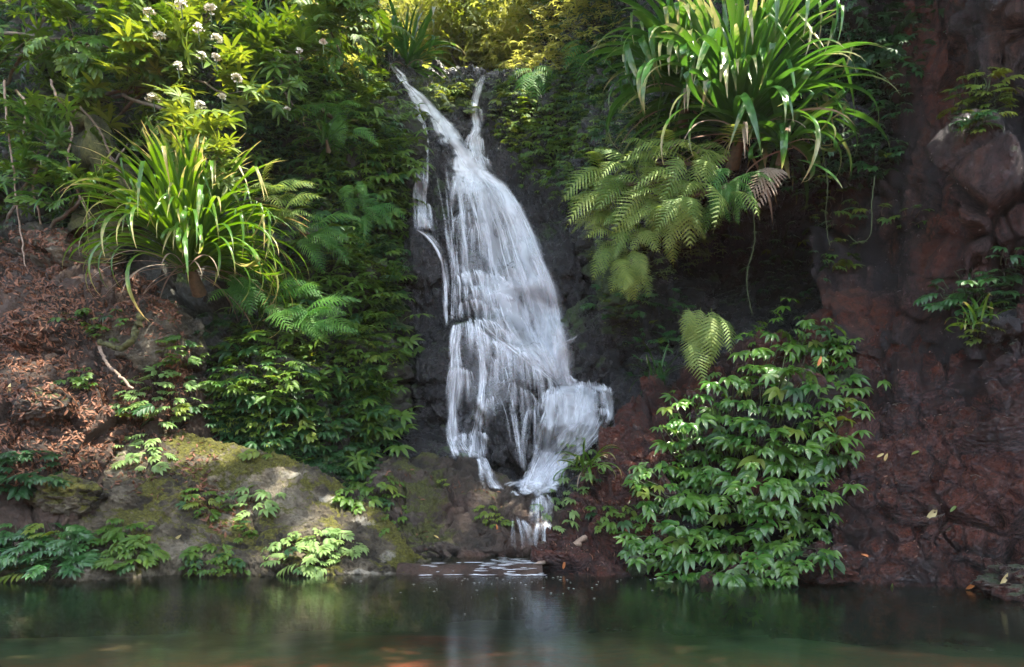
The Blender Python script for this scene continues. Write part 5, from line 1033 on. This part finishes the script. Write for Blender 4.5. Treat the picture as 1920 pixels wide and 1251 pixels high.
for lab, pts, lv, nl, ls, tw, tl in sh:
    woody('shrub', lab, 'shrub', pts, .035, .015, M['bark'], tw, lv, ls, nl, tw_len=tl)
flowers([(340, 14, 1.3, 'topmost white flower cluster in the glare'), (395, 22, 1.2, 'white flower cluster beside the topmost one'), (280, 28, 1., 'white flower head at the upper left of the sunlit shrub'), (372, 58, 1.1, 'white flower head in the middle of the golden shrub'),
         (300, 73, 1., 'white flower head left of centre in the sunlit shrub'), (406, 78, 1.1, 'large white flower head at the right rim of the sunlit shrub'), (378, 108, .8, 'small white flower head below the large rim one'), (405, 112, .8, 'small white flower head at the lower right rim'),
         (334, 127, .8, 'small white flower head low in the sunlit shrub'), (444, 152, 1., 'white flower head reaching towards the falls'), (416, 185, .7, 'tiny white flower head below the one reaching out'), (288, 190, 1.2, 'broad white flower head above the strap clump, left one'), (375, 204, 1.1, 'white flower head just above the strap leaves'), (382, 308, .7, 'tiny flower head within the strap leaves')], 11.9)
flowers([(520, 101, .6, 'tiny white bud cluster, left one of the shaded shrub'), (561, 98, .6, 'tiny white bud cluster in the middle of the shaded shrub'), (606, 82, .6, 'tiny white bud cluster at the right tip of the shaded shrub'), (538, 207, .5, 'tiny pale bud low on the shaded shoots')], 13.0)
woody('vine', 'pale crooked liana hanging from the shrubs at far left', 'vine', [(30, 170, 12.4), (50, 200, 12.4), (45, 260, 12.4), (70, 300, 12.4), (62, 350, 12.5), (78, 420, 12.5)], .025, .018, M['drywood'])
woody('vine', 'twisted liana right of the far left one', 'vine', [(95, 150, 12.3), (110, 190, 12.3), (135, 240, 12.3), (128, 300, 12.3), (150, 370, 12.3), (175, 420, 12.4)], .022, .015, M['drywood'])
woody('vine', 'long liana slanting down across the dark hollow', 'vine', [(150, 200, 12.2), (190, 250, 12.2), (210, 300, 12.2), (240, 350, 12.2), (262, 400, 12.2)], .022, .014, M['stem'])
woody('vine', 'thin liana at the left picture edge', 'vine', [(8, 150, 12.2), (15, 240, 12.2), (25, 320, 12.2), (38, 430, 12.3), (48, 500, 12.0)], .02, .012, M['drywood'])
woody('vine', 'thin dangling root in the dark hollow under the tall clump', 'vine', [(1545, 300, 10.6), (1552, 350, 10.6), (1548, 410, 10.7), (1556, 460, 10.7)], .008, .005, M['gstem'])
woody('vine', 'hooked vine stem beside the cliff joint', 'vine', [(1640, 330, 10.1), (1635, 380, 10.1), (1632, 440, 10.1), (1610, 455, 10.1), (1590, 440, 10.2)], .008, .005, M['gstem'])
woody('vine', 'vine thread hanging before the misty hollow', 'vine', [(1410, 380, 10.8), (1415, 450, 10.8), (1400, 520, 10.8), (1410, 590, 10.8)], .01, .007, M['gstem'])
woody('tree_stump', 'mossy ragged stump in the upper left', 'stump', [(215, 420, 12.9), (208, 360, 12.8), (195, 300, 12.7), (172, 240, 12.7), (150, 205, 12.8)], .42, .16, M['moss_bark'], sides=14)
woody('tree_stump', 'short mossy stump beside the sunlit strap clump', 'stump', [(190, 480, 12.8), (188, 440, 12.8), (180, 415, 12.8)], .34, .25, M['moss_bark'], sides=14)
woody('fallen_branch', 'curved mossy dead branch lying on the left bank', 'branch', [(262, 590, 11.3), (255, 620, 11.2), (243, 645, 11.1), (215, 652, 11.1), (185, 640, 11.2)], .06, .04, M['moss_bark'])
woody('fallen_branch', 'thin exposed root running down the litter slope', 'branch', [(185, 650, 11.0), (200, 680, 10.9), (225, 705, 10.8), (250, 730, 10.8)], .03, .02, M['drywood'])
woody('tree_root', 'weathered pale root slanting down to the sill at right', 'root', [(1095, 1010, 10.0), (1060, 1035, 9.8), (1020, 1055, 9.6), (985, 1066, 9.5)], .05, .025, M['drywood'])
woody('tree', 'dark leaning bough crossing behind the upper left shrubs', 'tree', [(120, 260, 13), (170, 190, 12.9), (250, 165, 12.8), (330, 165, 12.8)], .045, .025, M['stem'])

# background trees on the hill, every one with its own trunk and crown
def crown_mesh(seed, mat, n=2600, lsz=.22, rx=2.2, rz=1.6):
    rng = np.random.default_rng(seed); nc = 26; cc = rng.normal(0, 1, (nc, 3)); cc /= np.linalg.norm(cc, axis=1, keepdims=True); cc *= rng.uniform(.25, 1, (nc, 1)) ** .6 * np.array([rx, rx, rz])
    i = rng.integers(0, nc, n); p = cc[i] + rng.normal(0, 1, (n, 3)) * np.array([.5, .5, .32]); d = rng.normal(0, 1, (n, 3)); d[:, 2] -= .6; up = rng.normal(0, .6, (n, 3)) + np.array([0, -.3, 1])
    o = scatter('crown', tpl('tiny', seed), p, rng.uniform(.6, 1.2, n) * lsz, d, up, mat); me = o.data; bpy.data.objects.remove(o); return me
CR = {'gold': [crown_mesh(s, LM['gold']) for s in (1, 2, 3)], 'lime': [crown_mesh(s, LM['lime']) for s in (4, 5)], 'dark': [crown_mesh(s, LM['mid'], 2600, .2) for s in (6,)]}
BT = [(560, 40, 22, 1.1, 'gold', 'golden tree crown behind the left wall shoulder'), (640, 10, 26, 1.3, 'gold', 'bright golden tree behind the spiky clump, left one'), (700, 60, 25, 1.0, 'gold', 'glowing low tree just left of the spiky clump'), (800, -20, 30, 1.7, 'gold', 'tall hazy golden tree straight above the falls'),
      (740, -70, 34, 2.0, 'gold', 'far pale tree behind the glow at the top'), (870, 50, 25.5, 1.1, 'gold', 'olive golden tree above the side stream'), (950, 20, 25, 1.1, 'lime', 'bright green leafed tree right of the golden one'), (920, -60, 29, 1.5, 'lime', 'lime tree at the top edge above the side stream'),
      (1020, 60, 23.5, 1.0, 'gold', 'dim golden tree on the right hill'), (1060, -20, 25, 1.3, 'gold', 'shaded olive tree on the right hill'), (1150, 30, 21, 1.0, 'dark', 'dark tree left of the tall strap clump'), (1120, -80, 26, 1.5, 'dark', 'dark tree at the top edge right of centre'),
      (480, -40, 23, 1.4, 'lime', 'green tree top behind the white budded shrub'), (560, -100, 28, 1.8, 'gold', 'golden tree at the top edge left of the glow'), (1260, -40, 21, 1.4, 'dark', 'dark tree behind the tall strap clump'), (850, -120, 38, 2.4, 'gold', 'farthest golden tree on the skyline'),
      (330, -90, 21, 1.4, 'dark', 'dark tree behind the flowering shrub'), (100, -90, 21, 1.5, 'dark', 'dark tree behind the top left corner shrub'), (640, -180, 36, 2.6, 'gold', 'farthest golden tree left of the skyline'), (1020, -160, 34, 2.4, 'gold', 'farthest tree right of the skyline')]
for (x, y, Y, s, k, lab) in BT:
    c = P(x, y, Y); g = c - Vector((0, 0, 3.2 * s)); t = thing('hill_tree', lab, 'tree', g)
    mb = MB(); b0 = Vector((random.gauss(0, .2), 0, 0)); mid = Vector((random.gauss(0, .25), random.gauss(0, .2), 1.6 * s)); top = Vector((0, 0, 3.3 * s))
    mb.tube(curve_pts([b0 - Vector((0, 0, .6)), b0 + Vector((0, 0, .3)), mid, top], 12), .13 * s, .05 * s, 7, .1)
    for q in range(6):
        a = random.uniform(0, 6.28); mb.tube([mid.lerp(top, random.random()), mid.lerp(top, .6) + Vector((math.cos(a), math.sin(a), .5)) * s * .8, top + Vector((math.cos(a), math.sin(a), random.uniform(-.4, .4))) * s * 1.6], .05 * s, .015 * s, 5)
    link('trunk', mb.mesh('trunk', [M['bark']]), t)
    o = link('crown', random.choice(CR[k]), t); o.location = (0, 0, 3.3 * s); o.scale = (s,) * 3; o.rotation_euler = (0, 0, random.uniform(0, 6.28))

# ------------------------------------------------------------------ unseen rest of the gorge round the camera, added to cut low skylight
A = []
for r, z in ((10.5, -1.6), (12, 0.2), (14, 1.8), (16, 4), (19, 6.5), (24, 9.5)):
    row = []
    for k in range(41):
        a = math.radians(-28 - 304 * k / 40 + 90 - 62); rr = r * (1 + .12 * math.sin(a * 3) + .07 * math.sin(a * 7 + 1)); row.append((rr * math.cos(a) * 1.05, rr * math.sin(a) + 1.0, z + .8 * math.sin(a * 5)))
    A.append(row)
G = crom(np.array(A), np.linspace(0, 1, 60)); G = crom(G.transpose(1, 0, 2), np.linspace(0, 1, 300)).transpose(1, 0, 2); p = G.reshape(-1, 3)
keepm = ~((p[:, 1] > 3) & (np.abs(p[:, 0]) < p[:, 1] * .80 + 1.2))
n3 = np.stack([fbm(p * .5, 4, 61 + k) for k in range(3)], 1); p = p + n3 * .8
ii = np.arange(60 * 300).reshape(60, 300); Fc = np.stack([ii[:-1, :-1], ii[:-1, 1:], ii[1:, 1:], ii[1:, :-1]], -1).reshape(-1, 4); Fc = Fc[keepm[Fc].all(1)]
tag(link('added_gorge_slope', mesh_np('added_gorge_slope', p, Fc, [M['soil']], attr={'moss': np.zeros(len(p))})), kind='structure')
rng = np.random.default_rng(5); cen = p[Fc].mean(1); cen = cen[rng.integers(0, len(cen), 9000)]; cen = cen[cen[:, 2] > .3]; m = len(cen); inw = -cen * np.array([1, 1, 0]); inw /= np.linalg.norm(inw, axis=1, keepdims=True)
scatter('added_gorge_undergrowth', tpl('star', 2), cen + inw * rng.uniform(.1, 1.3, (m, 1)) + rng.normal(0, .15, (m, 3)), rng.uniform(.3, .7, m), inw + rng.normal(0, .7, (m, 3)), rng.normal(0, .4, (m, 3)) + np.array([0, 0, 1]), LM['mid'])

# ------------------------------------------------------------------ unseen leaf roof added for dappled light, gaps cut toward chosen sunlit spots
rng = np.random.default_rng(99)
LIT = [(380, 60, 12.5, 1.4), (340, 180, 12.2, 1.3), (400, 300, 11.6, 1.0), (420, 470, 11.4, 1.2), (300, 560, 11.5, .7), (560, 370, 12.4, .7), (300, 740, 10.8, .9), (400, 830, 11.2, .5), (540, 890, 10.8, .35), (640, 960, 10.4, .5), (470, 960, 10.2, .35), (200, 760, 10.6, .6), (100, 840, 10, .6), (590, 1030, 9.5, .7), (180, 520, 12.6, .6), (60, 680, 10.8, .5),
       (1180, 370, 10.6, 1.0), (1290, 340, 10.2, .8), (1180, 480, 10.8, .5), (1880, 330, 8.8, .3), (1780, 300, 9.6, .25), (1300, 640, 10.6, .25), (1450, 100, 10, .9), (1320, 130, 10.5, .8), (1500, 230, 10, .5), (1840, 180, 9, .5), (1320, 660, 10.3, .6), (520, 700, 12, .8), (1450, 690, 9.8, .35), (1150, 840, 10.8, .3), (850, 150, 19, .7), (980, 190, 18, .6), (700, 60, 17, .8), (610, 50, 16, 1.5), (1030, 60, 19.5, 1.1), (690, 110, 17.5, .8), (560, 160, 15.2, .5), (100, 60, 12.8, .7), (60, 250, 12.6, .5), (200, 330, 12.6, .5), (150, 150, 12.6, .6), (30, 130, 12.6, .5), (500, 110, 13.4, .6), (600, 560, 12.6, .4), (650, 400, 14, .35), (1600, 180, 10.4, .35), (1820, 520, 8.8, .3), (1560, 640, 9.8, .25), (1300, 820, 10, .3)]
pts = np.array([tuple(P(a, b, c)) for a, b, c, r in LIT]); rad = np.array([q[3] for q in LIT]); sv = np.array(SUN)
n = 16000; c = np.stack([rng.uniform(-14, 17, n), rng.uniform(-.6, 19, n), rng.uniform(17.5, 20.5, n)], 1)
dd = c[:, None, :] - pts[None]; al = (dd * sv).sum(2); per = np.linalg.norm(dd - al[..., None] * sv, axis=2)
wob = 1 + .45 * np.array([fbm(c * .9, 3, 4)]).T
hole = (per < rad[None] * wob).any(1); gap = fbm(c * .9, 3, 8) > .55
c = c[~hole & ~gap]; e_ = np.stack([rng.uniform(-6, 5, 2600), rng.uniform(8, 16, 2600), rng.uniform(17.5, 19.5, 2600)], 1); dd = e_[:, None, :] - pts[None]; al = (dd * sv).sum(2); e_ = e_[~(np.linalg.norm(dd - al[..., None] * sv, axis=2) < rad[None] * 1.2).any(1)]; c = np.concatenate([c, e_]); m = len(c)  # extra clumps added to keep sun spots off the falls
cov = scatter('added_shade_canopy', tpl('star', 3), c, rng.uniform(.4, .75, m), rng.normal(0, 1, (m, 3)) * np.array([1, 1, .35]), rng.normal(0, .35, (m, 3)) + np.array([0, 0, 1]), LM['dark'])

# ------------------------------------------------------------------ moist air of the gorge
mz = bpy.data.materials.new('moist_air'); mz.use_nodes = True; t = mz.node_tree; t.nodes.clear(); o_ = t.nodes.new('ShaderNodeOutputMaterial'); pv = t.nodes.new('ShaderNodeVolumePrincipled')
pv.inputs['Density'].default_value = HAZE; pv.inputs['Color'].default_value = (0.95, 0.96, 0.92, 1); pv.inputs['Anisotropy'].default_value = 0.2; t.links.new(pv.outputs[0], o_.inputs['Volume'])
X0, X1, Y0, Y1, Z0, Z1 = -70, 70, -40, 75, -4, 62
V = [(x, y, z) for x in (X0, X1) for y in (Y0, Y1) for z in (Z0, Z1)]
hz = link('haze', mesh_np('haze', V, [(0, 1, 3, 2), (4, 6, 7, 5), (0, 4, 5, 1), (2, 3, 7, 6), (0, 2, 6, 4), (1, 5, 7, 3)], [mz], False)); hz['kind'] = 'stuff'
